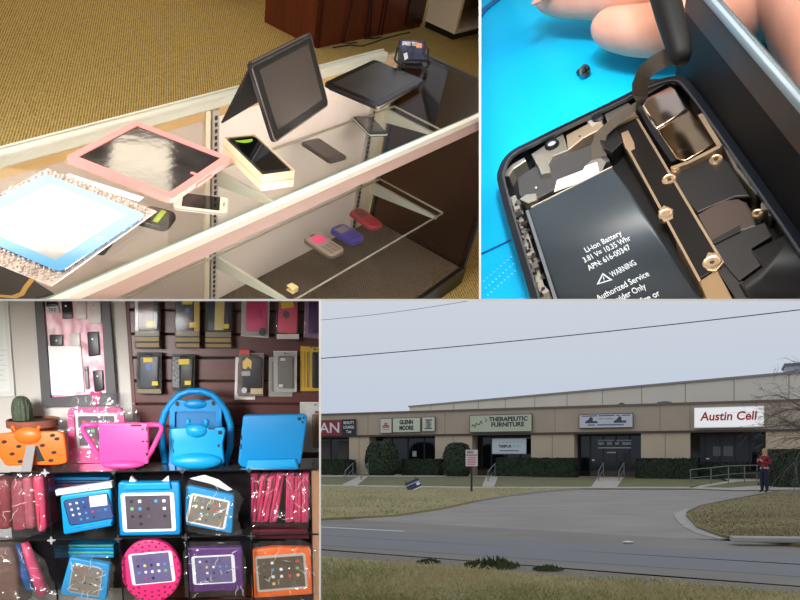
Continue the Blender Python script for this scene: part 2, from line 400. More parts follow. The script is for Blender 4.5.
# ---- blue digitizer glass lying on a bubble bag
px = [(47, 167), (149, 209), (54, 292), (-70, 232)]
T, w, h = quad_T(px, 0.005)
bubm = CLEAR('bubble_film', (214, 198, 188), 0.9, 0.12, 1.6, white=0.42)
T = T @ TR(0, 0, -0.004)
t = thing('bubble_wrap_bag', 'silvery bubble wrap bag lying flat under the blue tablet glass', 'bubble wrap', T)
g = G(); g.box(-w / 2, w / 2, -h / 2, h / 2, 0, 0.003, bev=0.001); obj('film', g, M('bag_film', (196, 176, 166), 0.35, 0.25, vary=(120, 0.6), col2=(232, 218, 208)), t)
g = G(); pitch = 0.0095
for i in range(int(w / pitch)):
    for j in range(int(h / pitch / 0.87)):
        x = -w / 2 + (i + 0.5 + 0.5 * (j % 2)) * pitch + random.uniform(-.002, .002); y = -h / 2 + (j + 0.5) * pitch * 0.87 + random.uniform(-.002, .002); q_ = random.uniform(.6, 1.25)
        if abs(x) > w / 2 - 0.004 or abs(y) > h / 2 - 0.003: continue
        if abs(x) < w / 2 - 0.065 and abs(y) < h / 2 - 0.05 and (i * 7 + j) % 3: continue
        g.lathe([(0.0042 * q_, 0.003), (0.0038 * q_, 0.003 + .0022 * q_), (0.002 * q_, 0.003 + .0036 * q_)], 6, T=TR(x, y, 0, rx=random.uniform(-.15, .15), ry=random.uniform(-.15, .15)))
obj('bubbles', g, M('bubble_gloss', (222, 208, 198), 0.15, 0.2, coat=0.5, vary=(60, 0.7), col2=(160, 140, 126)), t, smooth=True, kind='stuff')
px = [(44, 171), (140, 213), (61, 277), (-44, 222)]
T, w, h = quad_T(px, 0.013); T = T @ TR(0, 0, -0.0035)
t = thing('tablet_glass', 'loose tablet front glass with a sky blue border, resting on bubble wrap', 'tablet glass', T)
bluem = M('sky_blue_gloss', (92, 168, 232), 0.12, coat=0.6)
g = G(); g.ring(rr(w, h, 0.012), rr(w - 0.056, h - 0.046, 0.0015), 0, 0.0012); obj('border', g, bluem, t)
g = G(); g.prism(rr(w - 0.0562, h - 0.0462, 0.001), 0.0001, 0.0011); obj('window', g, CLEAR('touch_glass', (236, 238, 240), 1.9, 0.05, 1.6, white=0.34), t, label='clear middle of the glass, whitened as bright glare')  # milky white share stands in for part of the lamp glare
g = G(); g.ring(rr(0.011, 0.011, 0.0025, cx=w / 2 - 0.014), rr(0.008, 0.008, 0.0018, cx=w / 2 - 0.014), 0.0012, 0.0016); obj('home_ring', g, whitepl, t)
g = G(); g.box(w / 2 - 0.062, w / 2 - 0.032, -h / 2 + 0.03, -h / 2 + 0.045, -0.0009, 0.0); g.box(w / 2 - 0.05, w / 2 - 0.036, -h / 2 + 0.031, -h / 2 + 0.041, -0.0008, 0.0001, mi=1); obj('ribbon_cable', g, [M('ribbon_brown', (92, 66, 50), 0.5), whitepl], t)
T, w, h = quad_T([(72, 172), (139, 201), (136, 205), (69, 176)], 0.001)
g = G(); g.box(-w / 2, w / 2, -0.010, 0.010, 0, 0.0008); tag(obj('paper_strip', g, M('white_paper', (246, 242, 240), 0.7), T=T), 'narrow white paper strip between the pink folio and the bubble wrap', 'paper')
T, w, h = quad_T([(-60, 250), (0, 262), (52, 298), (-20, 330)], 0.0)
T = S1.at((S1.hit(10, 290, 2, 0.0)), 0.4)
# black box with a gold line under the bag
q = [S1.hit(u, v, 2, 0.0) for u, v in ((-30, 240), (54, 295), (33, 301), (-80, 300))]
for p in q: p.y = max(p.y, .006)
c = sum(q, Vector()) / 4; T = S1.at(c + Vector((0, 0, LIFT)))
t = thing('gift_box', 'flat black box with a gold edge line at the front corner of the counter', 'box', T)
pl = [(p.x - c.x, p.y - c.y) for p in q]
g = G(); g.prism(pl, 0, 0.003, bev=0.001); obj('lid', g, M('black_card', (24, 20, 20), 0.35), t)
gp = [S1.hit(u, v, 2, 0.0035) - c for u, v in ((-12, 297), (16, 299), (24, 296), (28, 289), (32, 284), (36, 279))]
g = G(); g.strip([(p.x, p.y, 0.0034) for p in gp], [(p.x, p.y + .010, 0.0034) for p in gp]); obj('gold_line', g, M('gold_foil', (178, 140, 70), 0.35, 0.5), t)

# ---- black tablet standing on its folio like a tent
bl, br, tl, trr, cb = (274.5, 146.5), (330, 107), (249.5, 66), (308.5, 39), (221, 123.5)
pb = S1.hit(*bl, 2, 0.0); qb = S1.hit(*br, 2, 0.0); ex = (qb - pb).normalized()
pt = S1.hitp(*tl, pb, ex); up = (pt - pb)
wt = ((S1.hitp(*trr, pb, ex.cross(up)) - pt).dot(ex) + (qb - pb).length) / 2; ht = up.length
nz = ex.cross(up).normalized()
T = S1.axes(pb, ex, nz)
T = Matrix.Translation(S1.R @ Vector((0, 0, .0075))) @ T
t = thing('tablet_on_stand', 'black tablet propped upright like a tent on the counter glass', 'tablet', T)
g = G(); g.prism(rr(wt, ht, 0.014, cx=wt / 2, cy=ht / 2), -0.010, 0.0, bev=0.002); obj('tablet_body', g, M('dark_aluminium', (44, 42, 44), 0.3, 0.6), t, smooth=True)
g = G(); g.ring(rr(wt - .001, ht - .001, 0.0135, cx=wt / 2, cy=ht / 2), rr(wt - .007, ht - .007, 0.011, cx=wt / 2, cy=ht / 2), -0.001, 0.0012); obj('rim', g, M('rim_grey', (112, 104, 100), 0.3, 0.7), t)
g = G(); g.prism(rr(wt - .007, ht - .007, 0.011, cx=wt / 2, cy=ht / 2), -0.001, 0.0008); obj('front_glass', g, M('bezel_glass', (10, 8, 9), 0.12, spec=.3), t)
g = G(); g.box(0.028, wt - 0.028, 0.022, ht - 0.022, 0.0004, 0.0011); obj('screen', g, M('lcd_off', (46, 36, 33), 0.07, coat=0.3), t)
# folio cover sloping down behind
cbp = S1.hit(*cb, 2, 0.0) + Vector((0, 0, .003)); Ti = (S1.M.inverted() @ T).inverted()
a0 = Ti @ pt; a1 = Ti @ (pt + ex * wt); b0 = Ti @ cbp; b1 = Ti @ (cbp + ex * wt)
g = G(); v = [g.bm.verts.new(x) for x in (a0, a1, b1, b0)]; off = (a1 - a0).cross(b0 - a0).normalized() * -0.004
v2 = [g.bm.verts.new(Vector(x) + off) for x in (a0, a1, b1, b0)]
g.face(v); g.face(v2[::-1])
for i in range(4): g.face([v[i], v2[i], v2[(i + 1) % 4], v[(i + 1) % 4]])
bmesh.ops.recalc_face_normals(g.bm, faces=g.bm.faces[:])
obj('folio_flap', g, M('black_folio', (16, 14, 15), 0.6), t, label='black folio flap sloping down behind the tablet')
g = G(); g.tube([a0, a1], 0.006, 8); obj('hinge', g, M('black_folio', (16, 14, 15), 0.6), t)

# ---- black tablet lying flat at the far end
T, w, h = quad_T([(324, 82), (376, 107), (428, 80), (373, 61)], 0.016); T = T @ TR(0, 0, -0.016)
t = thing('flat_tablet', 'dark tablet lying flat on the counter glass near the card holder', 'tablet', T)
g = G(); g.prism(rr(w * .9, h * .94, 0.01), 0, 0.006); obj('cover', g, M('black_folio', (16, 14, 15), 0.6), t)
g = G(); g.prism(rr(w, h, 0.012), 0.006, 0.016, bev=0.003); obj('tablet_body', g, M('dark_aluminium', (44, 42, 44), 0.3, 0.6), t, smooth=True)
g = G(); g.prism(rr(w - .004, h - .004, 0.010), 0.016, 0.0166); obj('front_glass', g, M('bezel_glass', (10, 8, 9), 0.12, spec=.3), t)
g = G(); g.box(-w / 2 + .018, w / 2 - .018, -h / 2 + .02, h / 2 - .02, 0.0166, 0.0169); obj('screen', g, M('lcd_dusty', (34, 30, 26), 0.25, vary=(16, 0.3), col2=(50, 44, 38)), t)

# ---- phone lying in its white box
hb = 0.036
T, w, h = quad_T([(258, 178), (287, 170), (260, 133), (230.5, 138.5)], hb); T = T @ TR(0, 0, -hb)
boxm = M('cream_card', (218, 192, 160), 0.6)
t = thing('phone_box', 'open cream cardboard phone box standing on the counter glass', 'box', T)
g = G(); g.ring(rr(w, h, 0.002), rr(w - .004, h - .004, 0.001), 0, hb); obj('sides', g, boxm, t)
g = G(); g.box(-w / 2 + .001, w / 2 - .001, -h / 2 + .001, h / 2 - .001, 0, hb - .012); obj('tray', g, boxm, t)
g = G(); g.ring(rr(w + .001, h + .001, 0.002), rr(w - .001, h - .001, 0.0015), hb * 0.46, hb * 0.5); obj('lid_seam', g, M('seam_brown', (176, 150, 124), 0.7), t)
T2 = T @ TR(0, 0.002, hb - .0115)
t = thing('boxed_phone', 'black phone with a green sticker lying inside the cream box', 'phone', T2)
g = G(); g.prism(rr(w - .008, h - .010, 0.010), 0.0001, 0.010, bev=0.002); obj('phone_body', g, blackpl, t, smooth=True)
g = G(); g.prism(rr(w - .014, h - .018, 0.008), 0.010, 0.0106); obj('screen', g, blackgl, t)
g = G(); n = 12
g.strip([(0.022 * math.cos(PI + PI * k / n), h / 2 - .020 + 0.002 * math.sin(PI + PI * k / n), .0108) for k in range(n + 1)], [(0.022 * math.cos(PI + PI * k / n), h / 2 - .020 + 0.016 * math.sin(PI + PI * k / n), .0108) for k in range(n + 1)])
obj('sticker', g, M('lime_green', (120, 158, 24), 0.5), t, label='lime green half-moon sticker')
g = G(); g.ring(rr(w - .016, h - .022, 0.006), rr(w - .017, h - .023, 0.006), 0.0106, 0.0109); obj('bezel_line', g, M('grey_line', (90, 90, 90), 0.4), t)

# ---- phones on the upper glass shelf
def phone(px, z, name, label, body, thick, group=None, screen=None, rad=0.010, home=True, inset=(.004, .016)):
    T, w, h = quad_T(px, z); t = thing(name, label, 'phone', T, group)
    g = G(); g.prism(rr(w, h, rad), 0.0, thick, bev=thick * 0.35); obj('phone_body', g, body, t, smooth=True)
    g = G(); g.prism(rr(w - inset[1] * 2, h - inset[0] * 2, 0.002), thick, thick + .0004); obj('screen', g, screen or blackgl, t)
    return t, w, h
t, w, h = phone([(302, 144.5), (329, 166), (345, 159), (319, 140.5)], ZU, 'smartphone', 'black phone lying alone on the upper glass shelf below the standing tablet', M('charcoal_plastic', (52, 44, 40), 0.35), 0.009, screen=M('worn_screen', (44, 37, 34), 0.2))
g = G(); g.prism(rr(.009, .009, .002, cx=w / 2 - .009), 0.009, 0.0096); obj('home_button', g, M('grey_line', (90, 90, 90), 0.4), t)
t, w, h = phone([(354.5, 120), (368, 138), (385, 136), (372.5, 119)], ZU, 'smartphone', 'dark phone with a pale metal edge in front of the slotted metal post', M('dark_aluminium', (44, 42, 44), 0.3, 0.6), 0.010, screen=M('lcd_off', (46, 36, 33), 0.07, coat=0.3))
g = G(); g.ring(rr(w + .001, h + .001, .011), rr(w - .001, h - .001, .010), 0.003, 0.007); obj('metal_band', g, alu, t)
t, w, h = phone([(170.5, 211), (226.5, 215.5), (229, 199.5), (178, 197)], -0.185, 'smartphone', 'white phone with a black screen lying beside the pink folio', M('white_gloss', (236, 226, 214), 0.25, coat=0.3), 0.010, inset=(.005, .020))
g = G(); g.prism(circ(.0055, 16, -w / 2 + .010, 0), .010, .0106); obj('home_button', g, silver, t)
g = G(); g.prism(rr(.003, .018, .0014, cx=w / 2 - .010), .010, .0105); obj('earpiece', g, M('grey_line', (90, 90, 90), 0.4), t)
g = G(); g.ring(rr(w + .001, h + .001, .011), rr(w - .001, h - .001, .010), 0.003, 0.006); obj('metal_band', g, silver, t)
t, w, h = phone([(134, 224.5), (167, 234), (177, 217), (148.5, 210)], ZU, 'slider_phone', 'rounded black phone with a lime green tag next to the blue tablet glass', blackpl, 0.014, rad=0.018, inset=(.010, .024))
g = G(); g.prism(rr(.013, h * .72, .002, cx=w / 2 - .030), .0144, .0152); s = obj('lime_tag', g, M('lime_bright', (170, 200, 20), 0.5), t, label='lime green strip tag')
g = G(); g.prism(rr(.03, h * .6, .004, cx=-w / 2 + .035), .0144, .0150); obj('camera_cover', g, darkmat, t)
T, w, h = quad_T([(95, 255), (103, 256), (116, 243), (106, 240)], ZU)
t = thing('flip_phone', 'small black folded phone half under the edge of the blue tablet glass', 'phone', T)
g = G(); g.prism(rr(w, h, .014), 0, .012, bev=.004); obj('lower_half', g, blackpl, t, smooth=True)
g = G(); g.prism(rr(w * .96, h * .96, .013), .0125, .022, bev=.005); obj('upper_half', g, M('charcoal_plastic', (52, 44, 40), 0.35), t, smooth=True)

# ---- three phones on the lower glass shelf
def bar_phone(px, name, label, c1, c2, accent, key):
    T, w, h = quad_T(px, ZL + 0.012); T = T @ TR(0, 0, -0.012); t = thing(name, label, 'phone', T)
    a = M(name + key, c1, 0.35); b = M(name + key + 'b', c2, 0.35)
    g = G(); g.prism(rr(w, h, h * .25), 0, .008, bev=.002); obj('back_cover', g, b, t, smooth=True)
    g = G(); g.prism(rr(w * .97, h * .95, h * .24), .008, .015, bev=.003); obj('phone_body', g, a, t, smooth=True)
    g = G(); g.prism(rr(w * .28, h * .66, .002, cx=-w * .2), .015, .0156); obj('display', g, M(name + key + 's', accent, 0.3), t)
    g = G()
    for i in range(4):
        for j in range(3): g.prism(rr(w * .06, h * .18, .001, cx=w * (.1 + .09 * i), cy=h * (-.25 + .25 * j)), .015, .0158)
    obj('keypad', g, M(name + key + 'k', tuple(x * .8 for x in c1), 0.5), t)
    g = G(); g.prism(rr(w * .05, h * .3, .001, cx=-w * .42), .015, .0156); obj('earpiece', g, darkmat, t)
    return t
bar_phone([(304, 238), (331, 259), (344, 250), (318, 231)], 'candybar_phone', 'grey phone with a bright pink display on the lower glass shelf', (146, 128, 112), (92, 74, 66), (240, 70, 130), 'a')
bar_phone([(331.5, 229), (352, 246), (363, 237), (343, 222.5)], 'candybar_phone', 'violet blue phone between the grey and the red phones', (58, 48, 128), (44, 36, 110), (120, 108, 96), 'b')
bar_phone([(350, 212), (371, 230), (382, 225), (362, 207)], 'candybar_phone', 'dark red phone nearest the slotted post on the lower shelf', (142, 34, 40), (110, 24, 30), (80, 48, 44), 'c')
p = S1.hit(292, 287, 2, ZL)
t = thing('shelf_clip', 'small cream plastic clip on the front edge of the lower glass shelf', 'clip', S1.at((p.x, p.y - .004, ZL - 0.012)))
g = G(); g.box(-.012, .012, -.006, .016, .0135, .017, bev=.001); g.box(-.012, .012, -.006, .016, -.001, .003, bev=.001); g.box(-.012, .012, -.012, -.004, -.001, .017, bev=.002); obj('jaw', g, M('cream_plastic', (226, 200, 140), 0.4), t)

# ---- business card holder with cards
c = S1.hit(414, 67, 2, 0); T = S1.at((c.x + .0, c.y + .012, LIFT), -0.45)
t = thing('card_holder', 'small black wire holder for business cards at the far corner of the counter', 'card holder', T)
g = G(); g.box(-.05, .05, -.026, .026, 0, .005, bev=.002); obj('base', g, blackpl, t)
g = G(); g.tube([(-.046, -.026, .004), (-.048, -.030, .02), (-.04, -.032, .027), (.04, -.032, .027), (.048, -.030, .02), (.046, -.026, .004)], .004, 6); obj('front_lip', g, blackpl, t, smooth=True)
for s in (-1, 1):
    g = G(); g.tube([(s * .05, -.02, .004), (s * .054, .0, .05), (s * .05, .02, .05), (s * .05, .024, .004)], .0035, 6); obj('side_wire', g, blackpl, t, smooth=True)
T2 = T @ TR(0, .004, .0085, rx=-0.28)
t = thing('business_card', 'dark blue business cards with white lettering in the wire holder', 'business card', T2)
g = G(); g.box(-.047, .047, -.006, .006, 0, .060); obj('card_stack', g, M('card_navy', (34, 38, 62), 0.25, vary=(30, .3), col2=(70, 78, 110)), t)
g = G(); g.text('SPIRES TEC', .014, T=XZ(-.014, -.0063, .050), width=.055, bold=.02); g.box(-.034, -.020, -.0064, -.006, .012, .034, T=TR(ry=-.3, x=.008)); obj('lettering', g, M('card_white', (236, 232, 236), 0.5), t)
g = G(); g.box(.012, .034, -.0066, -.006, .040, .053); obj('logo_patch', g, M('card_orange', (226, 150, 110), 0.5), t)

# ---- furniture on the carpet behind
mahog = M('mahogany', (112, 42, 22), 0.3, coat=0.25, vary=(6, .8), col2=(70, 22, 12), stretch=(6, 6, 0.6))
a, b, c2 = (S1.hit(u, v, 2, ZF) for u, v in ((262.5, 31.5), (316.5, 48.5), (420, 27)))
ex = (c2 - b).normalized(); T = S1.axes(b, ex, (0, 0, 1)); Ld = (a - b).length; Ll = (c2 - b).length; Ld *= 1.25
t = thing('office_desk', 'dark red mahogany desk on the tan carpet behind the case', 'desk', T)
g = G(); g.box(0, Ll, 0.0, 0.025, .0, .74); obj('front_panel', g, mahog, t)
g = G(); g.box(0, .03, 0.0, Ld, .0, .74); obj('side_panel', g, mahog, t)
g = G(); g.box(Ll - .03, Ll, 0.0, Ld, .0, .74); obj('side_panel', g, mahog, t)
g = G(); g.box(-.03, Ll, -.03, Ld + .03, .74, .775, bev=.006); obj('top', g, mahog, t)
for x in (.62, .66, 1.02):
    g = G(); g.box(x, x + .012, -.006, 0.0, .0, .74); obj('panel_strip', g, M('mahogany_dark', (52, 18, 12), 0.35), t)
g = G(); g.box(Ll * .82, Ll, -.012, 0.0, .03, .74); obj('drawer_front', g, M('mahogany_dark', (52, 18, 12), 0.35), t)
for k, (x0, dx) in enumerate(((.25, .04), (.48, -.05), (.52, .06))):
    g = G(); g.tube([(x0 + dx * math.sin(s * 3.2 / 9 + k), -.010 - .01 * (s < 2), .72 - .72 * s / 9 + .004) for s in range(10)] + [(x0 + .04, -.03, .006), (x0 + .1, -.035, .006)], .004, 6)
    obj('power_cable', g, blackpl, t, smooth=True)
p0 = S1.hit(345, 44, 2, ZF)
g = G(); g.tube([S1.hit(u, v, 2, ZF + .004) - p0 for u, v in ((333, 47.5), (350, 45), (362, 46), (372, 43), (384, 38.5), (394, 36), (404, 33.5), (410, 32.5))], .0035, 6)
tag(obj('power_cord', g, M('cord_brown', (44, 34, 26), 0.6), T=S1.at(p0), smooth=True), 'black power cord lying on the carpet along the foot of the desk', 'cord')
a, b, c2 = (S1.hit(u, v, 2, ZF) for u, v in ((421, 28), (453, 40.5), (489, 31)))
ex = (c2 - b).normalized(); dv = (a - b); T = S1.axes(b, ex, (0, 0, 1)); Ld = dv.length
cream = M('cream_board', (236, 220, 196), 0.5)
t = thing('shelf_unit', 'cream open shelf unit on a dark plinth at the far end of the carpet', 'shelf', T)
g = G(); g.box(.01, .9, .01, Ld, 0, .04); obj('plinth', g, blackpl, t)
for x in (0, .87):
    g = G(); g.box(x, x + .03, 0, Ld, .04, .9); obj('side', g, cream, t)
for z in (.04, .34, .64, .88):
    g = G(); g.box(.03, .87, 0, Ld, z, z + .025); obj('shelf', g, cream, t)
g = G(); g.box(.03, .87, Ld - .012, Ld, .04, .9); obj('back', g, M('cream_shade', (214, 198, 172), 0.6), t)
p = S1.hit(251, -13, 2, ZF)
t = thing('office_chair', 'black office chair of which one foot shows beside the desk', 'chair', S1.at((p.x, p.y + .05, ZF), .4))
for k in range(5):
    g = G(); a = k * 2 * PI / 5 - 1.75; c_, s_ = math.cos(a), math.sin(a)
    g.tube([(0, .28, .10), (.26 * c_, .28 + .26 * s_, .065)], [.025, .018], 8); l = obj('leg', g, blackpl, t, smooth=True)
    g = G(); g.lathe([(.02, -.012), (.027, -.006), (.027, .006), (.02, .012)], 14, T=TR(.26 * c_, .28 + .26 * s_, .028, ry=PI / 2, rz=a)); obj('caster', g, blackpl, l, smooth=True)
g = G(); g.lathe([(.03, .08), (.03, .42)], 12, T=TR(0, .28, 0)); obj('gas_lift', g, darkmat, t, smooth=True)
g = G(); g.box(-.24, .24, .04, .52, .42, .50, bev=.03); obj('seat', g, M('black_cloth', (22, 22, 24), 0.9), t, smooth=True)
g = G(); g.box(-.22, .22, .50, .56, .58, 1.05, bev=.03); obj('backrest', g, M('black_cloth', (22, 22, 24), 0.9), t, smooth=True)
g = G(); g.box(-.03, .03, .53, .57, .44, .62, bev=.008); obj('back_post', g, blackpl, t)
# a scrap of dark thing at the left edge of the carpet
p = S1.hit(-3, 40, 2, ZF)
# ---- the room's ceiling, far walls and lamps (above the frame; the lamp shows mirrored in the tablet glasses)
g = G(); g.box(-1.2, 7.2, -0.3, 5.5, 1.76, 1.80); obj('ceiling', g, M('ceiling_tile', (200, 190, 174), 0.9), T=S1.at(), kind='structure')
g = G(); g.box(-1.2, 7.2, 5.5, 5.54, ZF, 1.8); obj('wall_far', g, M('beige_paint', (196, 178, 146), 0.85), T=S1.at(), kind='structure')
g = G(); g.box(7.2, 7.24, -1.2, 5.54, ZF, 1.8); obj('wall_side', g, M('beige_paint', (196, 178, 146), 0.85), T=S1.at(), kind='structure')
def lamp1(name, p, q, power, sx, sy, col=(255, 238, 212)): return area(name, S1.M @ Vector(p), S1.M @ Vector(q), power, sx, sy, col)
lamp1('ceiling_and_fill_lamp', (1.42, 2.66, 1.74), (1.42, 2.66, 0), 17, 1.15, 0.95)
lamp1('ceiling_and_fill_lamp', (2.22, 2.95, 1.74), (2.22, 2.95, 0), 4, 0.40, 0.55)
lamp1('ceiling_and_fill_lamp', (0.3, -0.7, 1.5), (0.6, 0.4, -0.3), 15, 1.0, 0.5)  # added fill light for the dark front faces, no known fitting
area('ceiling_and_fill_lamp', (-.5, .2, 3.0), (0.05, 1.7, 2.0), 4.6, .6, .3, (255, 242, 222), 80)  # added fill light on the front rail and back panel
lamp1('ceiling_and_fill_lamp', (3.3, 4.2, 1.74), (3.3, 4.2, 0), 22, 1.2, 0.6)  # added fill light to brighten the carpet
# unseen strip lights added to brighten the back panel, behind the front rail
for xa, xb, pw in ((-0.7, 0.33, 2.2), (0.40, 1.2, 2.8)):
    d = area('case_fill_light', S1.M @ Vector(((xa + xb) / 2, 0.014, -0.030)), S1.M @ Vector(((xa + xb) / 2, YB, -0.24)), pw, 0.012, xb - xa, (255, 240, 226))
    d.matrix_world = S1.axes(((xa + xb) / 2, 0.014, -0.030), (0, 0.42, -1.0) , (0, -1.0, 0.42)); 
# ================================================================ room two: an opened phone on a blue repair mat (enlarged five times)
NOW[0] = 2
S2 = Frame(vdir(1, -.324, -.33), vdir(-536, -655, -982), CAM + ray(640, 200) * 1.3)
def P2(u, v, z=0.0): return S2.hit(u, v, 2, z)
T2 = S2.at()
def flat(px, z0, z1, bev=0.0, g=None, mi=0):
    """solid whose top face, at height z1, has these corners in the photograph"""
    g = g or G(); pts = [tuple(P2(u, v, z1)[:2]) for u, v in px]; g.prism(pts, z0, z1, mi=mi, bev=bev); return g
def band(px, wpx, z0, z1, g=None, mi=0):
    """narrow raised strip along a line"""
    g = g or G(); P = [P2(u, v, z1) for u, v in px]
    for a, b in zip(P, P[1:]):
        d = (b - a).normalized(); n = Vector((-d.y, d.x, 0)) * wpx / 2
        g.prism([tuple((a + n)[:2]), tuple((a - n)[:2]), tuple((b - n)[:2]), tuple((b + n)[:2])], z0, z1, mi=mi)
    return g
mat_m = M('silicone_blue', (0, 168, 218), 0.5, spec=0.2, bump=(18, 0.05), vary=(4, .5), col2=(0, 178, 224))
g = G(); g.box(-1.6, 2.0, -1.4, 2.6, -0.03, -.001)
mat = tag(obj('repair_mat', g, mat_m, T=T2), 'bright blue silicone repair mat under the opened phone', 'mat')
g = band([(470, 259), (480, 254), (511, 239.5)], .004, 0.0, 0.0015); obj('moulded_line', g, M('mat_line', (4, 84, 134), 0.6), mat)
g = G()
for i in range(9):
    for j in range(3):
        p = P2(484 + i * 3.4 + j * 2, 281 - i * 3.0 + j * 7); g.ball((p.x, p.y, 0), .0022, .0022, .001, u=6, v=4)
obj('raised_dots', g, M('mat_dot', (120, 214, 240), 0.3), mat)
g = band([(474, 22), (484, 9), (498, -2)], .02, 0.0, 0.004); obj('moulded_rim', g, M('mat_line2', (10, 84, 140), 0.5), mat)
# loose screw
p = P2(585, 76); t = thing('loose_screw', 'tiny dark screw lying alone on the blue mat below the fingertips', 'screw', S2.at((p.x, p.y, 0.012), 0.5, rx=1.25))
g = G(); g.lathe([(.013, 0), (.0145, .004), (.012, .009)], 14); g.box(-.009, .009, -.0016, .0016, .008, .0094, mi=1); g.box(-.0016, .0016, -.009, .009, .008, .0094, mi=1); obj('screw_head', g, [M('gun_metal', (150, 140, 132), 0.25, 0.9), blackpl], t)
g = G(); g.lathe([(.006, -.022), (.0075, -.018), (.006, -.014), (.0075, -.010), (.006, -.006), (.0075, 0)], 12); obj('thread', g, M('gun_metal_dark', (88, 72, 58), 0.3, 0.9), t, smooth=True)

ZR, ZI, ZB = 0.052, 0.014, 0.044
ph = thing('opened_phone', 'opened black phone with battery and circuit board exposed on the blue mat', 'phone', T2)
outer = [(497, 180), (498.5, 169), (504, 158), (514, 149), (530, 141), (560, 126), (610, 102), (640, 87), (660, 79), (674, 76), (684, 77), (692, 84), (710, 107), (740, 149), (782, 208), (830, 276), (880, 346), (560, 400), (545, 345), (531, 300), (515, 246), (503, 205)]
def smooth_px(P, lo, hi):
    out = []
    for i in range(len(P)):
        if not lo <= i < hi: out.append(P[i]); continue
        p0, p1, p2, p3 = (Vector(P[(i + k) % len(P)]) for k in (-1, 0, 1, 2))
        for s_ in (0, .34, .67): out.append(tuple(0.5 * (2 * p1 + (p2 - p0) * s_ + (2 * p0 - 5 * p1 + 4 * p2 - p3) * s_ ** 2 + (3 * p1 - p0 - 3 * p2 + p3) * s_ ** 3)))
    return out
outer = smooth_px(smooth_px(outer, 0, 12), 0, 0)
O2 = [P2(u, v, ZR) for u, v in outer]; n2 = len(O2)
cen = sum(O2, Vector()) / n2
def inset(P, d):
    out = []
    for i, p in enumerate(P):
        a = (p - P[i - 1]).normalized(); b = (P[(i + 1) % len(P)] - p).normalized()
        nrm = (Vector((a.y, -a.x, 0)) + Vector((b.y, -b.x, 0))).normalized()
        if nrm.dot(cen - p) < 0: nrm = -nrm
        out.append(p + nrm * d)
    return out
I2 = inset(O2, .012); I3 = inset(O2, .017)
hous = M('housing_black', (34, 38, 46), 0.25, 0.6)
g = G(); g.ring([p[:2] for p in O2], [p[:2] for p in I2], 0.0, ZR); obj('side_band', g, hous, ph, label='glossy dark metal side band')
g = G(); g.ring([p[:2] for p in inset(O2, .0125)], [p[:2] for p in inset(O2, .016)], ZR - .006, ZR + .001); obj('inner_lip', g, M('lip_grey', (96, 98, 102), 0.3, 0.7), ph)
g = G(); g.prism([p[:2] for p in I2], 0.001, ZI); obj('inner_tray', g, M('tray_black', (20, 18, 18), 0.45, 0.3), ph)
# battery with its print
batm = M('battery_black', (46, 54, 60), 0.38, spec=0.4, bump=(220, 0.015))
bat = obj('battery', flat([(527.5, 209), (612, 166), (630, 190), (735, 350), (575, 360)], ZI, ZB, bev=.006), batm, ph, smooth=True, label='matte charcoal battery with pale printed lettering')
g = band([(527, 210), (575, 360)], .006, ZI, ZB + .0004); obj('battery_edge', g, M('edge_light', (120, 124, 128), 0.3, 0.5), bat)
g = band([(531, 207), (612, 166.5)], .003, ZI, ZB + .0006); obj('battery_fold', g, M('edge_cream', (176, 164, 148), 0.4), bat)
pr = M('print_grey', (186, 192, 196), 0.5)
def line(txt, a, b, size_px, bold=0.0):
    A = P2(*a, ZB); B = P2(*b, ZB); d = B - A; g = G()
    ang = math.atan2(d.y, d.x); mid = (A + B) / 2
    g.text(txt, size_px * 1.3 / F * 1.18, T=TR(mid.x, mid.y, ZB + .0006, rz=ang), width=d.length, bold=bold, depth=.0002)
    return g
for txt, a, b in (('Li-ion Battery', (585, 251), (621, 233)), ('3.81 V= 10.35 Whr', (583.5, 261), (630, 238)), ('APN: 616-00347', (588, 269), (630, 247)), ('WARNING', (611, 275.5), (635.5, 262.5)), ('Authorized Service', (597, 299), (648.5, 273.5)), ('Provider Only', (608, 304.5), (645, 286)), ('Potential for fire or', (604, 320), (659, 293))):
    obj('printed_line', line(txt, a, b, 9, 0.012), pr, bat)
A = P2(604, 279.5, ZB); g = G(); Tt = TR(A.x, A.y, ZB + .0006, rz=-.1)
def tri(r): return [(r * math.cos(PI / 2 + 2 * PI * k / 3), r * math.sin(PI / 2 + 2 * PI * k / 3)) for k in range(3)]
g.ring(tri(.0155), tri(.0105), 0, .0003, T=Tt); g.box(-.0008, .0008, -.001, .006, 0, .0003, T=Tt); g.box(-.0008, .0008, -.0035, -.002, 0, .0003, T=Tt); obj('warning_triangle', g, pr, bat)
# steel tray strip left of the battery and small connectors
sil = M('nickel', (198, 190, 176), 0.3, 0.85, bump=(90, .1)); tan = M('tan_metal', (196, 174, 148), 0.38, 0.75)
dk = M('flex_black', (24, 22, 22), 0.4); dk2 = M('flex_brown', (58, 48, 42), 0.45); gold = M('brass_gold', (204, 170, 108), 0.3, 0.85)
g = band([(513, 196), (526, 236), (545, 300)], .011, ZI, .036); obj('steel_strip', g, sil, ph)
g = band([(506, 200), (514, 229)], .008, ZI, .040); obj('antenna_strip', g, M('grey_plastic', (120, 122, 124), 0.4), ph)
random.seed(3)
g = G()
for k in range(64):
    s = k / 63; u = 511 + s * 33 + random.uniform(-5, 6); v = 198 + s * 104
    p = P2(u, v, .042); a = random.uniform(.0015, .006); b = random.uniform(.002, .009)
    g.box(-a, a, -b, b, ZI, random.uniform(.034, .045), T=TR(p.x, p.y, 0, rz=random.uniform(-.5, .5)), mi=k % 3)
obj('side_contacts', g, [sil, dk, M('grey_metal', (120, 116, 110), 0.35, 0.7)], ph, label='small silver contacts along the left inner edge')
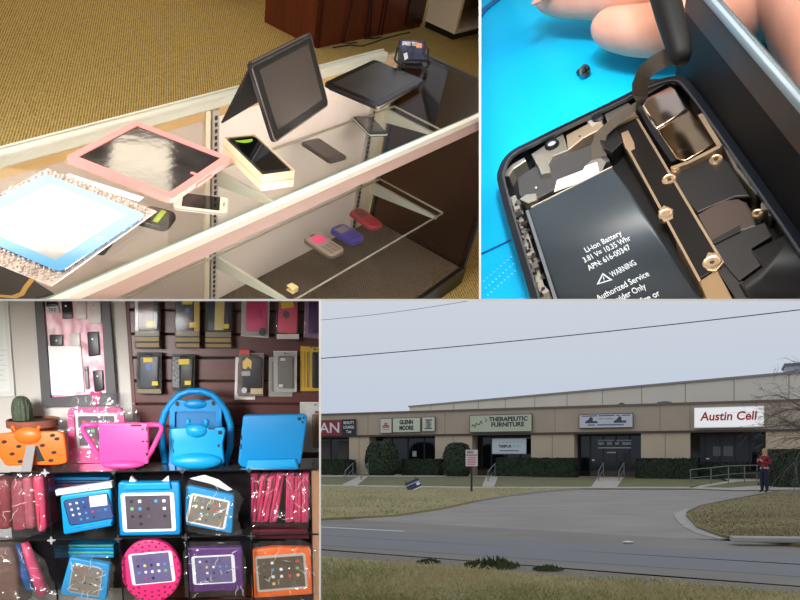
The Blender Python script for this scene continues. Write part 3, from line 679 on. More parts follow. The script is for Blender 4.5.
# top assembly
obj('top_plate', flat([(531, 154), (563, 133), (568, 150), (553, 156), (548, 165), (537, 165)], ZI, .040, .002), sil, ph)
obj('top_plate', flat([(566, 135), (600, 117), (604, 127), (583, 138), (568, 150)], ZI, .041, .002), tan, ph)
obj('top_plate', flat([(604, 114), (628, 102), (634, 108), (608, 124)], ZI, .041, .002), M('nickel_dark', (140, 132, 122), 0.35, 0.8), ph)
p = P2(551.5, 143, .046)
g = G(); g.lathe([(.0155, ZI), (.0155, .043), (.013, .047), (.010, .047), (.009, .042)], 24, T=TR(p.x, p.y, 0)); lens = obj('front_camera', g, M('lens_ring', (40, 42, 46), 0.2, 0.5), ph, smooth=True)
g = G(); g.lathe([(.0085, .040), (.0085, .044), (.005, .046)], 20, T=TR(p.x, p.y, 0)); obj('lens_glass', g, M('lens_white', (206, 214, 218), 0.1, 0.3, coat=1), lens, smooth=True)
p = P2(598, 118, .044); g = G(); g.lathe([(.012, ZI), (.012, .044), (.008, .048)], 20, T=TR(p.x, p.y, 0)); g.box(-.02, .004, -.012, .012, ZI, .043, mi=1, T=TR(p.x, p.y, 0, rz=.2)); obj('proximity_sensor', g, [blackpl, M('pale_bracket', (206, 202, 194), 0.35, 0.6)], ph, smooth=True)
p = P2(579.5, 136, .042); g = G(); g.lathe([(.002, .040), (.002, .0422)], 10, T=TR(p.x, p.y, 0)); obj('rivet', g, blackpl, ph)
g = G()
for k in range(9):
    u = 558 + k * 4.6; v = 133 - k * 2.3; p = P2(u, v, .044); g.box(-.006, .006, -.004, .004, ZI, .042 + .003 * (k % 2), T=TR(p.x, p.y, 0, rz=.05), mi=k % 2)
obj('speaker_contacts', g, [blackpl, M('nickel_dark', (140, 132, 122), 0.35, 0.8)], ph)
obj('flex_panel', flat([(517, 178), (535, 166), (598, 142), (610, 160), (560, 186), (527, 204), (519, 195)], ZI, .032, .003), M('flex_graphite', (62, 60, 60), 0.4), ph)
obj('white_sticker', flat([(554, 192), (557, 180), (583, 170), (585, 166), (597, 162), (600, 175), (575, 184)], .032, .0335), M('sticker_cream', (218, 204, 188), 0.6), ph, label='cream insulating sticker')
obj('flex_window', flat([(585, 166), (597, 155), (606, 162), (600, 175)], .032, .0333), M('flex_grey', (110, 106, 100), 0.4), ph)
obj('spring_contact', flat([(505, 171), (512, 164), (524, 157), (526, 160), (513, 169), (509, 176), (504, 176)], ZI, .042, .002), sil, ph)
obj('spring_contact', flat([(519, 199), (526, 194), (536, 193), (537, 199), (528, 203)], ZI, .042, .002), sil, ph)
obj('spring_contact', flat([(537, 164), (545, 159), (550, 167), (550, 172), (541, 174)], ZI, .043, .002), sil, ph)
p = P2(535.5, 187.5, .034); g = G(); g.lathe([(.004, .03), (.004, .0345), (.002, .036)], 12, T=TR(p.x, p.y, 0)); obj('rivet', g, M('nickel_dark', (140, 132, 122), 0.35, 0.8), ph)
# board shield bar
obj('board_shield', flat([(612, 127), (637, 117), (662, 160), (722, 262), (716, 269), (698, 280), (650, 193)], ZI, .042, .002), M('shield_black', (26, 22, 20), 0.35, 0.4), ph, label='long black shield plate with bright edges')
goldedge = M('edge_gold', (214, 184, 150), 0.3, 0.8)
for nm, q in (('shield_edge', [(624, 141), (700, 281)]), ('shield_edge', [(637, 118), (663, 162), (723, 263)]), ('shield_edge', [(613, 128), (638, 116)])):
    obj(nm, band(q, .0042, ZI, .0436), goldedge, ph)
obj('ground_plate', flat([(699, 281), (717, 269), (742, 316), (716, 324)], ZI, .040, .002), M('ground_gold', (196, 162, 122), 0.3, 0.8), ph)
def screw(u, v, r, z, tab=None):
    p = P2(u, v, z); g = G()
    z -= .0015; g.lathe([(r, z - .012), (r, z - .001), (r * .86, z + .001), (r * .78, z + .0004), (r * .5, z + .0002), (r * .45, z - .003)], 20, T=TR(p.x, p.y, 0)); s = obj('screw', g, goldedge, ph, smooth=True)
    g = G(); g.lathe([(r * .34, z - .006), (r * .3, z - .0008)], 5, T=TR(p.x, p.y, 0)); obj('screw_socket', g, M('socket_dark', (70, 52, 38), 0.5, 0.5), s)
for u, v, r, z in ((665.5, 213, .0125, .046), (712, 261, .0145, .047), (669, 178, .0125, .047), (675.5, 168, .008, .048), (716, 158, .0115, .046), (757, 212, .009, .044)): screw(u, v, r, z)
obj('screw_tab', flat([(621, 133), (628, 130), (634, 142), (635, 148), (629, 151), (625, 147)], .04, .0445, .001), goldedge, ph)
obj('screw_tab', flat([(658, 211), (664, 205), (673, 209), (673, 218), (664, 222)], .04, .0440, .001), goldedge, ph)
obj('screw_tab', flat([(704, 262), (708, 252), (718, 253), (723, 263), (716, 271), (707, 270)], .04, .0444, .001), goldedge, ph)
obj('connector', flat([(598, 138), (606, 131), (614, 127), (623, 141), (612, 152), (604, 148)], ZI, .046, .002), blackpl, ph)
obj('flex_latch', flat([(608, 124), (634, 110), (637, 115), (611, 129)], ZI, .045, .001), tan, ph)
# rear camera cover
mir = M('camera_steel', (186, 160, 146), 0.16, 1.0, vary=(9, .8), col2=(214, 196, 184))
obj('camera_cover', flat([(641, 106), (645, 98), (671, 84.5), (677, 88), (689, 108), (656, 129), (650, 121)], ZI, .056, .006), mir, ph, smooth=True, label='mirror bright camera cover, domed half')
obj('camera_cover', flat([(657, 130), (690, 109), (716, 143), (685, 161), (676, 158)], ZI, .052, .003), M('camera_gold', (198, 168, 132), 0.14, 1.0, vary=(7, .9), col2=(120, 100, 84)), ph, smooth=True, label='gold tinted camera cover, flat half')
obj('camera_rail', band([(671, 168), (689, 162), (720, 146), (700, 114)], .008, ZI, .050), goldedge, ph)
obj('camera_gasket', flat([(636, 84), (652, 78), (672, 78), (676, 84), (668, 82), (645, 95), (638, 98)], ZI, .050, .003), blackpl, ph)
obj('camera_side', band([(638, 105), (654, 132), (674, 161)], .009, ZI, .048), blackpl, ph)
# right half: dark flexes and the second cell
obj('dark_block', flat([(663, 172), (678, 166), (717, 152), (730, 162), (751, 196), (735, 197), (697, 213)], ZI, .040, .004), M('block_black', (24, 21, 20), 0.45), ph)
obj('brown_flex', flat([(697, 214), (722, 200), (738, 198), (747, 202), (752, 211), (757, 226), (711, 242)], ZI, .043, .004), M('flex_umber', (70, 56, 48), 0.42), ph)
obj('black_tape', flat([(712, 243), (737, 231), (765, 222), (772, 236), (752, 248), (761, 265), (739, 281), (722, 262)], ZI, .041, .002), M('tape_black', (34, 30, 30), 0.5), ph)
obj('black_slot', flat([(712, 240), (740, 225), (741, 231), (713, 245)], .04, .0436), M('slot_black', (8, 7, 7), 0.6), ph)
obj('speaker_box', flat([(750, 251), (785, 233), (792, 238), (860, 330), (800, 360), (760, 320), (739, 283), (762, 266)], ZI, .043, .005), M('box_black', (18, 17, 19), 0.45, spec=.35), ph, smooth=True)
obj('cell_edge', band([(722, 264), (750, 306)], .022, ZI, .038), M('tape_black', (34, 30, 30), 0.5), ph)
g = G(); random.seed(5)
for k in range(60):
    s = k / 59; u = 696 + s * 76 + random.uniform(-4, 4); v = 92 + s * 116 + random.uniform(-3, 3)
    p = P2(u, v, .046); a = random.uniform(.002, .007); b = random.uniform(.002, .009)
    g.box(-a, a, -b, b, ZI, random.uniform(.036, .050), T=TR(p.x, p.y, 0, rz=random.uniform(-.4, .4)), mi=(k * 5) % 4, bev=.001, seg=1)
obj('side_contacts', g, [dk, M('nickel_dark', (140, 132, 122), 0.35, 0.8), dk2, M('grey_metal', (120, 116, 110), 0.35, 0.7)], ph, label='small contacts along the right inner edge')
obj('side_flex', band([(690, 92), (722, 140), (736, 168), (757, 193)], .005, ZI, .046), M('nickel_dark', (140, 132, 122), 0.35, 0.8), ph)
obj('side_bracket', flat([(762, 195), (775, 189), (783, 204), (774, 209), (767, 206)], ZI, .048, .003), M('bracket_tan', (150, 126, 104), 0.35, 0.7), ph)
g = G(); p = P2(773, 200, .049); g.prism(rr(.007, .013, .003), .0475, .0492, T=TR(p.x, p.y, 0, rz=.3)); obj('bracket_slot', g, blackpl, ph)

# ---- lifted display along the right edge, and the ribbon to it
a = P2(693, 79, ZR + .003); b = P2(853, 304, ZR + .003); ex = (b - a).normalized()
side = Vector((ex.y, -ex.x, 0)); side = side if side.x > 0 else -side
DA = 1.3
upv = (Vector((0, 0, 1)) * math.sin(DA) + side * math.cos(DA)).normalized()
# height so that its far edge meets the line (705,0)-(800,100) of the photograph
nrm = ex.cross(upv)
q1 = S2.hitp(800, 97, a, nrm); HD = (q1 - a).dot(upv)
TD = S2.axes(a, ex, ex.cross(upv)); LD = 1.2
Ld0 = -(-(S2.hitp(702, -4, a, nrm) - a).dot(ex))
disp = thing('lifted_display', 'black phone display lifted upright along the right side of the phone', 'display', TD)
x0 = max((S2.hitp(674, 24, a, nrm) - a).dot(ex), -.092)
g = G(); g.prism(rr(LD - x0, HD + .044, .02, cx=(LD + x0) / 2, cy=(HD - .044) / 2), -.010, .0, bev=.002); obj('back_plate', g, M('plate_black', (18, 17, 20), 0.6, spec=.25), disp, smooth=True)
print('display', HD, x0, Ld0)
g = G(); g.box(x0, LD, HD - .062, HD - .014, .0, .002); obj('foil_strip', g, M('foil_brown', (74, 56, 42), 0.5, 0.2, vary=(9, .6), col2=(30, 29, 32)), disp)
g = G(); g.box(x0, LD, HD - .014, HD, -.012, .006, bev=.003); obj('bezel', g, M('bezel_silver', (142, 158, 168), 0.5, 0.1), disp, smooth=True, label='pale silver bezel edge')
rib = [P2(599, 158, .034), P2(598, 146, .042), P2(601, 134, .052), P2(612, 124, .056), P2(626, 114, .060), P2(636, 106, .068), P2(640, 96, .090), P2(640, 84, .125), P2(645, 72, .150), P2(656, 63, .165), P2(670, 56, .17), P2(684, 54, .165)]
wv = (P2(640, 100) - P2(628, 104)).normalized() * .026
# ribbon width runs across its path
L = []; R_ = []
for i, p in enumerate(rib):
    d = (rib[min(i + 1, len(rib) - 1)] - rib[max(i - 1, 0)]).normalized(); view = (S2.eye - p).normalized(); w_ = d.cross(view).normalized()
    if i <= 5: w_ = d.cross(Vector((0, 0, 1))).normalized()
    L.append(p + w_ * .0145); R_.append(p - w_ * .0145)
g = G(); g.strip(L, R_); t_ = G().bm
bmesh.ops.solidify(g.bm, geom=g.bm.faces[:], thickness=.002)
tag(obj('flex_cable', g, M('flex_olive', (98, 88, 76), 0.4), T=T2, smooth=True), 'dark flat ribbon cable rising from the phone towards the fingers', 'cable')
# black tool
pa = P2(668, 56, .20); zz = .30
pb_ = S2.hit(655, -40, 2, .26); pa = S2.hit(680, 52, 2, .19)
g = G(); d = (pb_ - pa)
g.tube([pa - d.normalized() * .022, pa - d.normalized() * .018, pa - d.normalized() * .008, pa + d * .1, pa + d * .4, pa + d * 1.6], [.006, .013, .018, .021, .024, .028], 16)
t = thing('opening_tool', 'black round-tipped tool standing between the fingers and the lifted display', 'tool', T2)
obj('handle', g, M('tool_black', (8, 8, 9), 0.6, spec=.25), t, smooth='all')

# ---- the hand
skin = M('skin', (226, 172, 150), 0.5, spec=0.3, vary=(14, .7), col2=(212, 146, 124), bump=(70, .06))
nail = M('nail', (216, 150, 140), 0.25, coat=0.3)
def limb(chains, name, parent, levels=2):
    """one skinned surface from joint chains [(point, radius), ...]; every chain starts at the first point of the first"""
    me = bpy.data.meshes.new(name); vs = [chains[0][0][0]]; rs = [chains[0][0][1]]; es = []
    for ch in chains:
        prev = 0
        for p, r in ch[1:]:
            vs.append(p); rs.append(r); es.append((prev, len(vs) - 1)); prev = len(vs) - 1
    me.from_pydata([tuple(v) for v in vs], es, [])
    o = bpy.data.objects.new(name, me); COL.objects.link(o)
    md = o.modifiers.new('s', 'SKIN'); md.use_smooth_shade = True; md.branch_smoothing = 0.3
    for i, d in enumerate(me.skin_vertices[0].data): d.radius = (rs[i], rs[i]); d.use_root = (i == 0)
    sd = o.modifiers.new('d', 'SUBSURF'); sd.levels = levels; sd.render_levels = levels
    dg = bpy.context.evaluated_depsgraph_get(); m2 = bpy.data.meshes.new_from_object(o.evaluated_get(dg))
    bpy.data.objects.remove(o); bpy.data.meshes.remove(me)
    m2.polygons.foreach_set('use_smooth', [True] * len(m2.polygons))
    return m2
def H(u, v, z): return S2.hit(u, v, 2, z)
wrist = H(900, -120, .30)
K0 = (H(850, -30, .135), .120)
chains = [
    [K0, (H(775, 12, .085), .082), (H(715, 16, .085), .060), (H(660, 32, .080), .056), (H(620, 30, .078), .050), (H(594, 25, .076), .036)],
    [K0, (H(775, -45, .10), .085), (H(700, -14, .095), .060), (H(630, -4, .090), .052), (H(566, -2, .085), .047), (H(540, -5, .080), .036)],
    [K0, (H(790, -80, .12), .080), (H(720, -70, .13), .056), (H(660, -55, .13), .048), (H(620, -45, .12), .040)],
    [K0, (H(820, -115, .13), .074), (H(760, -120, .15), .050), (H(705, -105, .15), .043), (H(670, -90, .14), .036)],
    [K0, (H(850, -135, .13), .064), (H(800, -160, .15), .042), (H(755, -150, .15), .036)],
    [K0, (H(862, 42, .125), .118), (H(880, 120, .125), .112), (H(930, 190, .13), .105), (H(1010, 300, .14), .10), (H(1110, 440, .15), .11)],
]
hand = thing('hand', 'bare hand reaching in from the upper right with thumb and forefinger pinched', 'hand', T2)
me = limb(chains, 'skin', hand); me.materials.append(skin)
o = bpy.data.objects.new('hand_skin', me); COL.objects.link(o); o.parent = hand; PLACE[o.name] = 2
Tdi = TD.inverted(); hv = [Tdi @ (S2.M @ v.co) for v in me.vertices]
bad = [q for q in hv if x0 < q.x < LD and -.044 < q.y < HD and q.z > -.014]; print('hand crossing', len(bad), max((q.x for q in bad), default=None), max((q.y for q in bad), default=None), min((q.y for q in bad), default=None), x0)
p = H(543, -4, .118); g = G(); g.ball((0, 0, 0), .034, .022, .008, u=14, v=8)
obj('fingernail', g, nail, hand, smooth='all').matrix_local = TR(p.x, p.y, p.z, rz=.45, rx=-.3)
lp = S2.M @ Vector((-1.0, .7, 1.0))
area('bench_lamp', (0.02, .15, 2.75), (.26, 1.42, 2.25), 3.9, .3, .2, (240, 246, 255), 60)
# ================================================================ room three: phone and tablet cases on a shelf and a slatted wall
NOW[0] = 3
S3 = Frame(vdir(1, -.01, .10), vdir(33, -3545, -683), CAM + ray(160, 471) * 2.9)
YW = 0.37                                     # the wall behind the shelf
def Q(u, v, y=0.0): return S3.hit(u, v, 1, y)
class Stand:
    """a thing standing upright at a distance y, drawn from its outline in the photograph"""
    def __init__(s, name, label, cat, base, y, group=None, dy=0.0):
        b = Q(base[0], base[1], y); s.b = b; s.y = y
        s.T = S3.at((b.x, b.y, b.z)); s.t = thing(name, label, cat, s.T, group)
    def d(s, px, y=None):
        out = []
        for u, v in px:
            p = Q(u, v, s.y if y is None else y); out.append((p.x - s.b.x, p.z - s.b.z))
        return out
    def at(s, u, v): return s.d([(u, v)])[0]
    def plate(s, name, px, f0, f1, m, bev=0.0, label=None, smooth=False, parent=None, round_=0):
        """outline px, from f0 to f1 metres in front of the thing's plane"""
        pts = s.d(px)
        if round_: pts = rounded(pts, round_)
        g = G(); g.prism(pts, f0, f1, T=XZ(), bev=bev)
        return obj(name, g, m, parent or s.t, smooth=smooth, label=label)
def rounded(P, r, n=3):
    out = []; N = len(P)
    for i in range(N):
        a, b, c = Vector(P[i - 1]), Vector(P[i]), Vector(P[(i + 1) % N])
        ra = min(r, (a - b).length * .45, (c - b).length * .45)
        p, q = b + (a - b).normalized() * ra, b + (c - b).normalized() * ra
        for k in range(n + 1):
            s = k / n; out.append(tuple(p * (1 - s) ** 2 + b * 2 * s * (1 - s) + q * s * s))
    return out
def rq(u0, v0, u1, v1): return [(u0, v0), (u1, v0), (u1, v1), (u0, v1)]
wallp = M('grey_white_paint', (206, 202, 196), 0.8, vary=(2, .4), col2=(200, 196, 190))
zt, zb = Q(160, 250, YW).z, Q(160, 640, YW).z
xe = Q(131.5, 350, YW).x
g = G(); g.box(Q(-40, 400, YW).x, xe - .0125, YW, YW + .04, zb, zt); obj('wall_back', g, wallp, T=S3.at(), kind='structure')
x1 = Q(345, 400, YW).x
slat = M('slat_mahogany', (100, 46, 38), 0.35, vary=(5, .8), col2=(66, 30, 28), stretch=(.6, 6, 6))
t = thing('slatwall', 'dark red-brown slatted display wall with products hanging on it', 'wall panel', S3.at((0, 0, 0)))
zs = zb; k = 0; ph_ = (Q(160, 300, YW).z - Q(160, 324, YW).z)
while zs < zt:
    g = G(); g.box(xe, x1, YW - .004, YW + .03, zs + .008, zs + ph_, bev=.003, seg=1); g.box(xe, x1, YW + .012, YW + .03, zs, zs + .0081, mi=1)
    obj('slat', g, [slat, M('slat_groove', (26, 14, 14), 0.7)], t); zs += ph_; k += 1
g = G(); g.box(xe - .012, xe + .004, YW - .008, YW + .03, zb, zt); obj('edge_trim', g, M('slat_trim', (92, 52, 44), 0.5), t)

# ---- framed notice at the far left
s = Stand('framed_notice', 'white framed notice hanging on the grey wall, cut by the left picture edge', 'picture', (0, 397), YW - .002)
outer = [(-30, 398), (16, 396), (8, 290), (-30, 288)]; inner = [(-26, 393), (11.5, 391.5), (4.5, 292), (-26, 292)]
g = G(); g.ring(s.d(outer), s.d(inner), 0, .014, T=XZ()); obj('frame', g, M('frame_white', (212, 212, 208), 0.4), s.t)
s.plate('paper', inner, 0.0, .004, M('paper_grey', (222, 224, 222), 0.7))
g = G()
for k in range(7):
    a, b = s.at(-20, 350 + k * 5), s.at(7.5 - (k % 3) * 2, 350 + k * 5 - .6); g.box(a[0], b[0], -.0048, -.004, a[1] - .0011, a[1] + .0011)
obj('text_lines', g, M('text_faint', (180, 182, 184), 0.7), s.t)

# ---- shadow box of phones
s = Stand('shadow_box', 'charcoal framed box of phones on crumpled pink cloth, hanging slightly askew', 'picture', (80, 405), YW - .004)
outer = [(44.5, 406), (118.5, 404.5), (110, 286), (36, 286)]; inner = [(53, 397), (108, 392.5), (102.5, 288), (44.5, 288)]
g = G(); g.ring(s.d(outer), s.d(inner), 0, .030, T=XZ()); obj('frame', g, M('frame_charcoal', (66, 64, 68), 0.45), s.t)
pin = s.d(inner); A, B, C_, D = [Vector(p) for p in pin]
pinkc = M('pink_satin', (228, 124, 156), 0.35, spec=0.7, vary=(13, .45), col2=(252, 222, 230))
def cloth(i, j):
    p = (A * (1 - i) + B * i) * (1 - j) + (D * (1 - i) + C_ * i) * j
    return (p.x, -.004 - .006 * (mnoise.noise(Vector((p.x * 22, p.y * 22, 3))) + 1) - .003 * mnoise.noise(Vector((p.x * 60, p.y * 60, 9))), p.y)
g = G(); g.grid(30, 44, cloth); obj('pink_cloth', g, pinkc, s.t, smooth='all')
s.plate('paper_sheet', [(49.5, 346), (82, 346), (85.5, 391), (52.5, 395)], .0155, .0165, M('paper_bright', (252, 252, 252), 0.6), label='white sheet of paper covering the lower left')
s.plate('label', [(47, 307), (60, 306), (61, 313), (48, 313)], .0195, .021, M('paper_grey2', (196, 190, 192), 0.6))
g = G(); a = s.at(54, 310); g.text('TKS', .020, T=XZ(a[0], -.0212, a[1]), bold=.02); obj('label_text', g, M('ink', (80, 70, 74), 0.7), s.t)
grp = 'phones in the shadow box'
glassf = CLEAR('picture_glass', (252, 252, 252), 0.6)
def wall_phone(q, label, col, dot, cam_px):
    z = Stand('display_phone', label, 'phone', ((q[2][0] + q[3][0]) / 2, (q[2][1] + q[3][1]) / 2), YW - .018, grp)
    z.plate('back_cover', q, 0, .008, M('wp%d_%d' % (col[0], col[2]), col, 0.35), bev=.002, round_=.006, smooth=True)
    a = z.at(*cam_px); g = G(); g.prism(circ(.0042, 12), .008, .0092, T=XZ(a[0], 0, a[1])); obj('camera', g, M('wpd%d' % dot[0], dot, 0.2), z.t)
blk, wht, lt = (34, 32, 36), (216, 210, 206), (225, 225, 225)
wall_phone([(46, 294), (57, 294), (58, 306), (47, 307)], 'dark phone at the top left of the pink cloth, above the small label', blk, lt, (52, 297))
wall_phone([(61.5, 296), (72, 296), (73, 318.5), (63, 319)], 'black phone second in the top row on pink cloth', blk, lt, (66.5, 306))
wall_phone([(76, 296), (86, 296), (87, 319), (77, 319.5)], 'white phone with no dark camera dot, third in the top row on pink cloth', wht, (190, 186, 184), (84, 299))
wall_phone([(88.5, 294), (100, 294), (102, 323), (90, 323.5)], 'white phone with a dark camera dot at the top right of the pink cloth', wht, (70, 64, 66), (94.5, 305.5))
wall_phone([(50, 334.5), (63, 334.5), (63.5, 346), (50.5, 346)], 'black phone partly covered by the white paper sheet', blk, lt, (57, 340.5))
wall_phone([(70, 333), (80, 332.5), (81, 346), (71, 346)], 'pale phone partly covered by the upper edge of the white paper', wht, lt, (75.5, 340))
wall_phone([(87.5, 332), (98.5, 331.5), (100, 355), (89, 356.5)], 'black phone in the middle row at the right of the pink cloth', blk, lt, (93, 339))
wall_phone([(84.5, 366), (88, 366), (89.5, 388), (86, 389)], 'narrow grey phone seen edge-on beside the white paper', (130, 126, 128), blk, (86.5, 370))
wall_phone([(93, 370.5), (103, 370), (104, 390), (95, 392)], 'black phone at the bottom right corner of the pink cloth', blk, lt, (98, 376))

# ---- cube shelf
X0, X1 = Q(-30, 471).x, Q(318, 471).x
zT, zM, zB = 0.0, Q(160, 537.5).z, Q(160, 612).z
acr = CLEAR('acrylic', (236, 238, 240), 0.5, white=.01); blkm3 = M('black_wire', (10, 9, 10), 0.7, spec=.2)
sh = thing('cube_shelf', 'clear cube shelf with black wire edges filled with tablet cases', 'shelf', S3.at((0, 0, 0)))
xs = [X0, Q(49, 505).x, Q(116.5, 505).x, Q(184.5, 505).x, Q(250.5, 505).x, Q(311, 505).x]
D3 = .30
g = G(); g.box(X0, X1, 0, D3, -.004, 0); obj('top_panel', g, CLEAR('top_acrylic', (150, 156, 162), 2.6, white=.03), sh)
g = G(); g.box(X0, X1, 0, D3, zM - .003, zM); obj('shelf_panel', g, acr, sh)
g = G(); g.box(X0, X1, D3, D3 + .004, zB, -.004); obj('back_panel', g, M('back_dark', (38, 30, 36), 0.35, vary=(5, .5), col2=(24, 26, 34)), sh)
for x in xs[1:5]:
    g = G(); g.box(x - .0015, x + .0015, .002, D3, zB, -.004); obj('divider', g, acr, sh)
    g = G(); g.tube([(x, 0, zB), (x, 0, 0)], .0032, 6); obj('upright_wire', g, blkm3, sh)
for z in (zT - .002, zM):
    g = G(); g.tube([(X0, 0, z), (X1, 0, z)], .0034, 6); obj('front_wire', g, blkm3, sh)
g = G(); g.box(xs[5], xs[5] + .004, 0, D3, zB, -.004); g.box(xs[5] + .004, X1 + .03, .01, .03, zB, -.006, mi=1); obj('end_panel', g, [acr, M('tan_board', (158, 118, 88), 0.6)], sh)
con = M('connector_grey', (168, 172, 176), 0.35)
for i, x in enumerate(xs[1:5]):
    for z in (0.0, zM):
        g = G(); r_ = .016 if (i == 0 or z == zM) else .011
        for a in range(4):
            g.box(-.0035, .0035, -.012, -.004, .002, r_, T=TR(x, 0, z) @ Matrix.Rotation(a * PI / 2, 4, 'Y'), bev=.001, seg=1)
        g.prism(circ(.008, 12), .004, .013, T=XZ(x, 0, z)); obj('connector', g, con if i == 0 else M('connector_dark', (60, 62, 66), 0.4), sh)

# ---- helpers for cases
blue = M('case_blue', (0, 132, 196), 0.42, spec=0.4); pink = M('case_pink', (222, 60, 130), 0.42, spec=0.4); orange = M('case_orange', (236, 106, 30), 0.42, spec=0.4); purple = M('case_purple', (86, 40, 112), 0.42)
hole = M('case_hole', (18, 16, 18), 0.6)
scr_d = M('print_dark', (62, 56, 66), 0.3, vary=(7, .7), col2=(104, 96, 108)); scr_b = M('print_blue', (38, 56, 104), 0.3, vary=(6, .7), col2=(74, 98, 150)); scr_g = M('print_beige', (104, 96, 84), 0.3, vary=(7, .7), col2=(150, 142, 126)); scr_v = M('print_violet', (92, 84, 128), 0.3, vary=(7, .7), col2=(120, 110, 150))
bezw = M('bezel_white', (236, 236, 238), 0.35)
ICON = [M('icon_%d' % i, c, 0.4) for i, c in enumerate(((236, 236, 240), (206, 60, 70), (70, 150, 200), (90, 90, 100), (230, 200, 120), (120, 180, 120), (40, 40, 46)))]
def quad_axes(q):
    """corners TL, TR, BR, BL as drawing points -> centre, u vector, v vector (half lengths)"""
    a, b, c, d = [Vector(p) for p in q]
    return (a + b + c + d) / 4, ((b - a) + (c - d)) / 4, ((a - d) + (b - c)) / 4
def front(s, q, f, bez, screen, frac=(.86, .84), cols=5, rows=4, icons=True, seed=1, name='screen', bezf=.008):
    """a tablet face (bezel, printed screen, app icons) inside the quad q of the photograph, at f metres in front"""
    c, eu, ev = quad_axes(s.d(q)); a = math.atan2(eu.y, eu.x); w, h = eu.length * 2, ev.length * 2
    Tq = Matrix.Translation((c.x, -f, c.y)) @ Matrix.Rotation(-a, 4, 'Y') @ Matrix.Rotation(PI / 2, 4, 'X')
    g = G(); g.prism(rr(w, h, .012), 0, bezf * .5, T=Tq, bev=.0015); bz = obj('tablet_front', g, bez, s.t)
    g = G(); g.prism(rr(w * frac[0], h * frac[1], .002), bezf * .5, bezf * .5 + .0008, T=Tq); sc = obj(name, g, screen, bz)
    if icons:
        rnd = random.Random(seed); g = G(); z = bezf * .5 + .0008
        for j in range(rows):
            for i in range(cols):
                if j == rows - 1 and not 0 < i < cols - 1 - (cols > 4): continue
                if rnd.random() < .12: continue
                k = rnd.choice((0, 0, 1, 2, 3, 4, 6, 5)); r_ = min(w / cols, h / rows) * .155
                x = (i + .5) / cols - .5; y = .5 - (j + .5) / rows
                g.prism(rr(r_ * 2, r_ * 2, r_ * .45, n=2, cx=x * w * frac[0] * .9, cy=y * h * frac[1] * .9), z, z + .0006, T=Tq, mi=k)
        g.prism(circ(.0035, 10, w * (.5 - (1 - frac[0]) / 4), 0), bezf * .5, bezf * .5 + .0006, T=Tq, mi=3)
        obj('app_icons', g, ICON, bz)
    return bz, Tq, w, h
def bag(name, label, px, y, seed=1, depth=.03, refl=1.0, white=.06, cat='plastic bag', group=None, dens=11):
    """a crumpled clear plastic bag hanging over an outline"""
    s = Stand(name, label, cat, px[-1], y, group); P = s.d(px)
    xa, xb = min(p[0] for p in P), max(p[0] for p in P); za, zb_ = min(p[1] for p in P), max(p[1] for p in P)
    N = 38; off = Vector((seed * 3.7, seed * 1.3, 0))
    def inside(x, z):
        r = False
        for i in range(len(P)):
            (x1_, z1_), (x2_, z2_) = P[i - 1], P[i]
            if (z1_ > z) != (z2_ > z) and x < (x2_ - x1_) * (z - z1_) / (z2_ - z1_) + x1_: r = not r
        return r
    g = G(); vs = {}
    def vert(i, j):
        if (i, j) not in vs:
            x = xa + (xb - xa) * i / N; z = za + (zb_ - za) * j / N
            e = mnoise.ridged_multi_fractal(Vector((x * dens, z * dens, 0)) + off, .8, 2.1, 3, 1.0, 2.0)
            vs[(i, j)] = g.bm.verts.new((x, -depth * (.30 + .38 * e), z))
        return vs[(i, j)]
    for j in range(N):
        for i in range(N):
            if inside(xa + (xb - xa) * (i + .5) / N, za + (zb_ - za) * (j + .5) / N): g.face([vert(i, j), vert(i + 1, j), vert(i + 1, j + 1), vert(i, j + 1)])
    film_ = (g, CLEAR('bag_clear_%g_%g' % (refl, white), (246, 246, 248), refl * 1.3, .12, 1.5, white=white * .4))
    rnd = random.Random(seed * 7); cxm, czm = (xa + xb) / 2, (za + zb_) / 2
    for k in range(15):  # thin white tubes stand in for highlight streaks on the film
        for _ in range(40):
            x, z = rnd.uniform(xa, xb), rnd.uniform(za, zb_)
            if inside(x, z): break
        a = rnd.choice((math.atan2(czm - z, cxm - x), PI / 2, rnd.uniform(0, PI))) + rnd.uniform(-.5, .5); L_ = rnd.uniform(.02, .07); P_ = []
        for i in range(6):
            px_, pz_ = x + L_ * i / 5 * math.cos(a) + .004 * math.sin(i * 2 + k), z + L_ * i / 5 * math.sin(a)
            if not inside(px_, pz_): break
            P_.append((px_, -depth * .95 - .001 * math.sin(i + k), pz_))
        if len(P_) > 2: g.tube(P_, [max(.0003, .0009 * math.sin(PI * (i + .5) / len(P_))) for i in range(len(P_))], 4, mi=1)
    obj('film', g, [film_[1], M('fold_highlight', (240, 240, 242), 0.2, coat=.5)], s.t)
    return s
def ovals(s, pts, f, r, m, name, ry=None, rot=0):
    g = G()
    for u, v in pts:
        a = s.at(u, v); g.prism(circ(r, 14, ry=ry), f - .001, f + .0006, T=XZ(a[0], 0, a[1]) @ Matrix.Rotation(rot, 4, 'Z'))
    return obj(name, g, m, s.t)

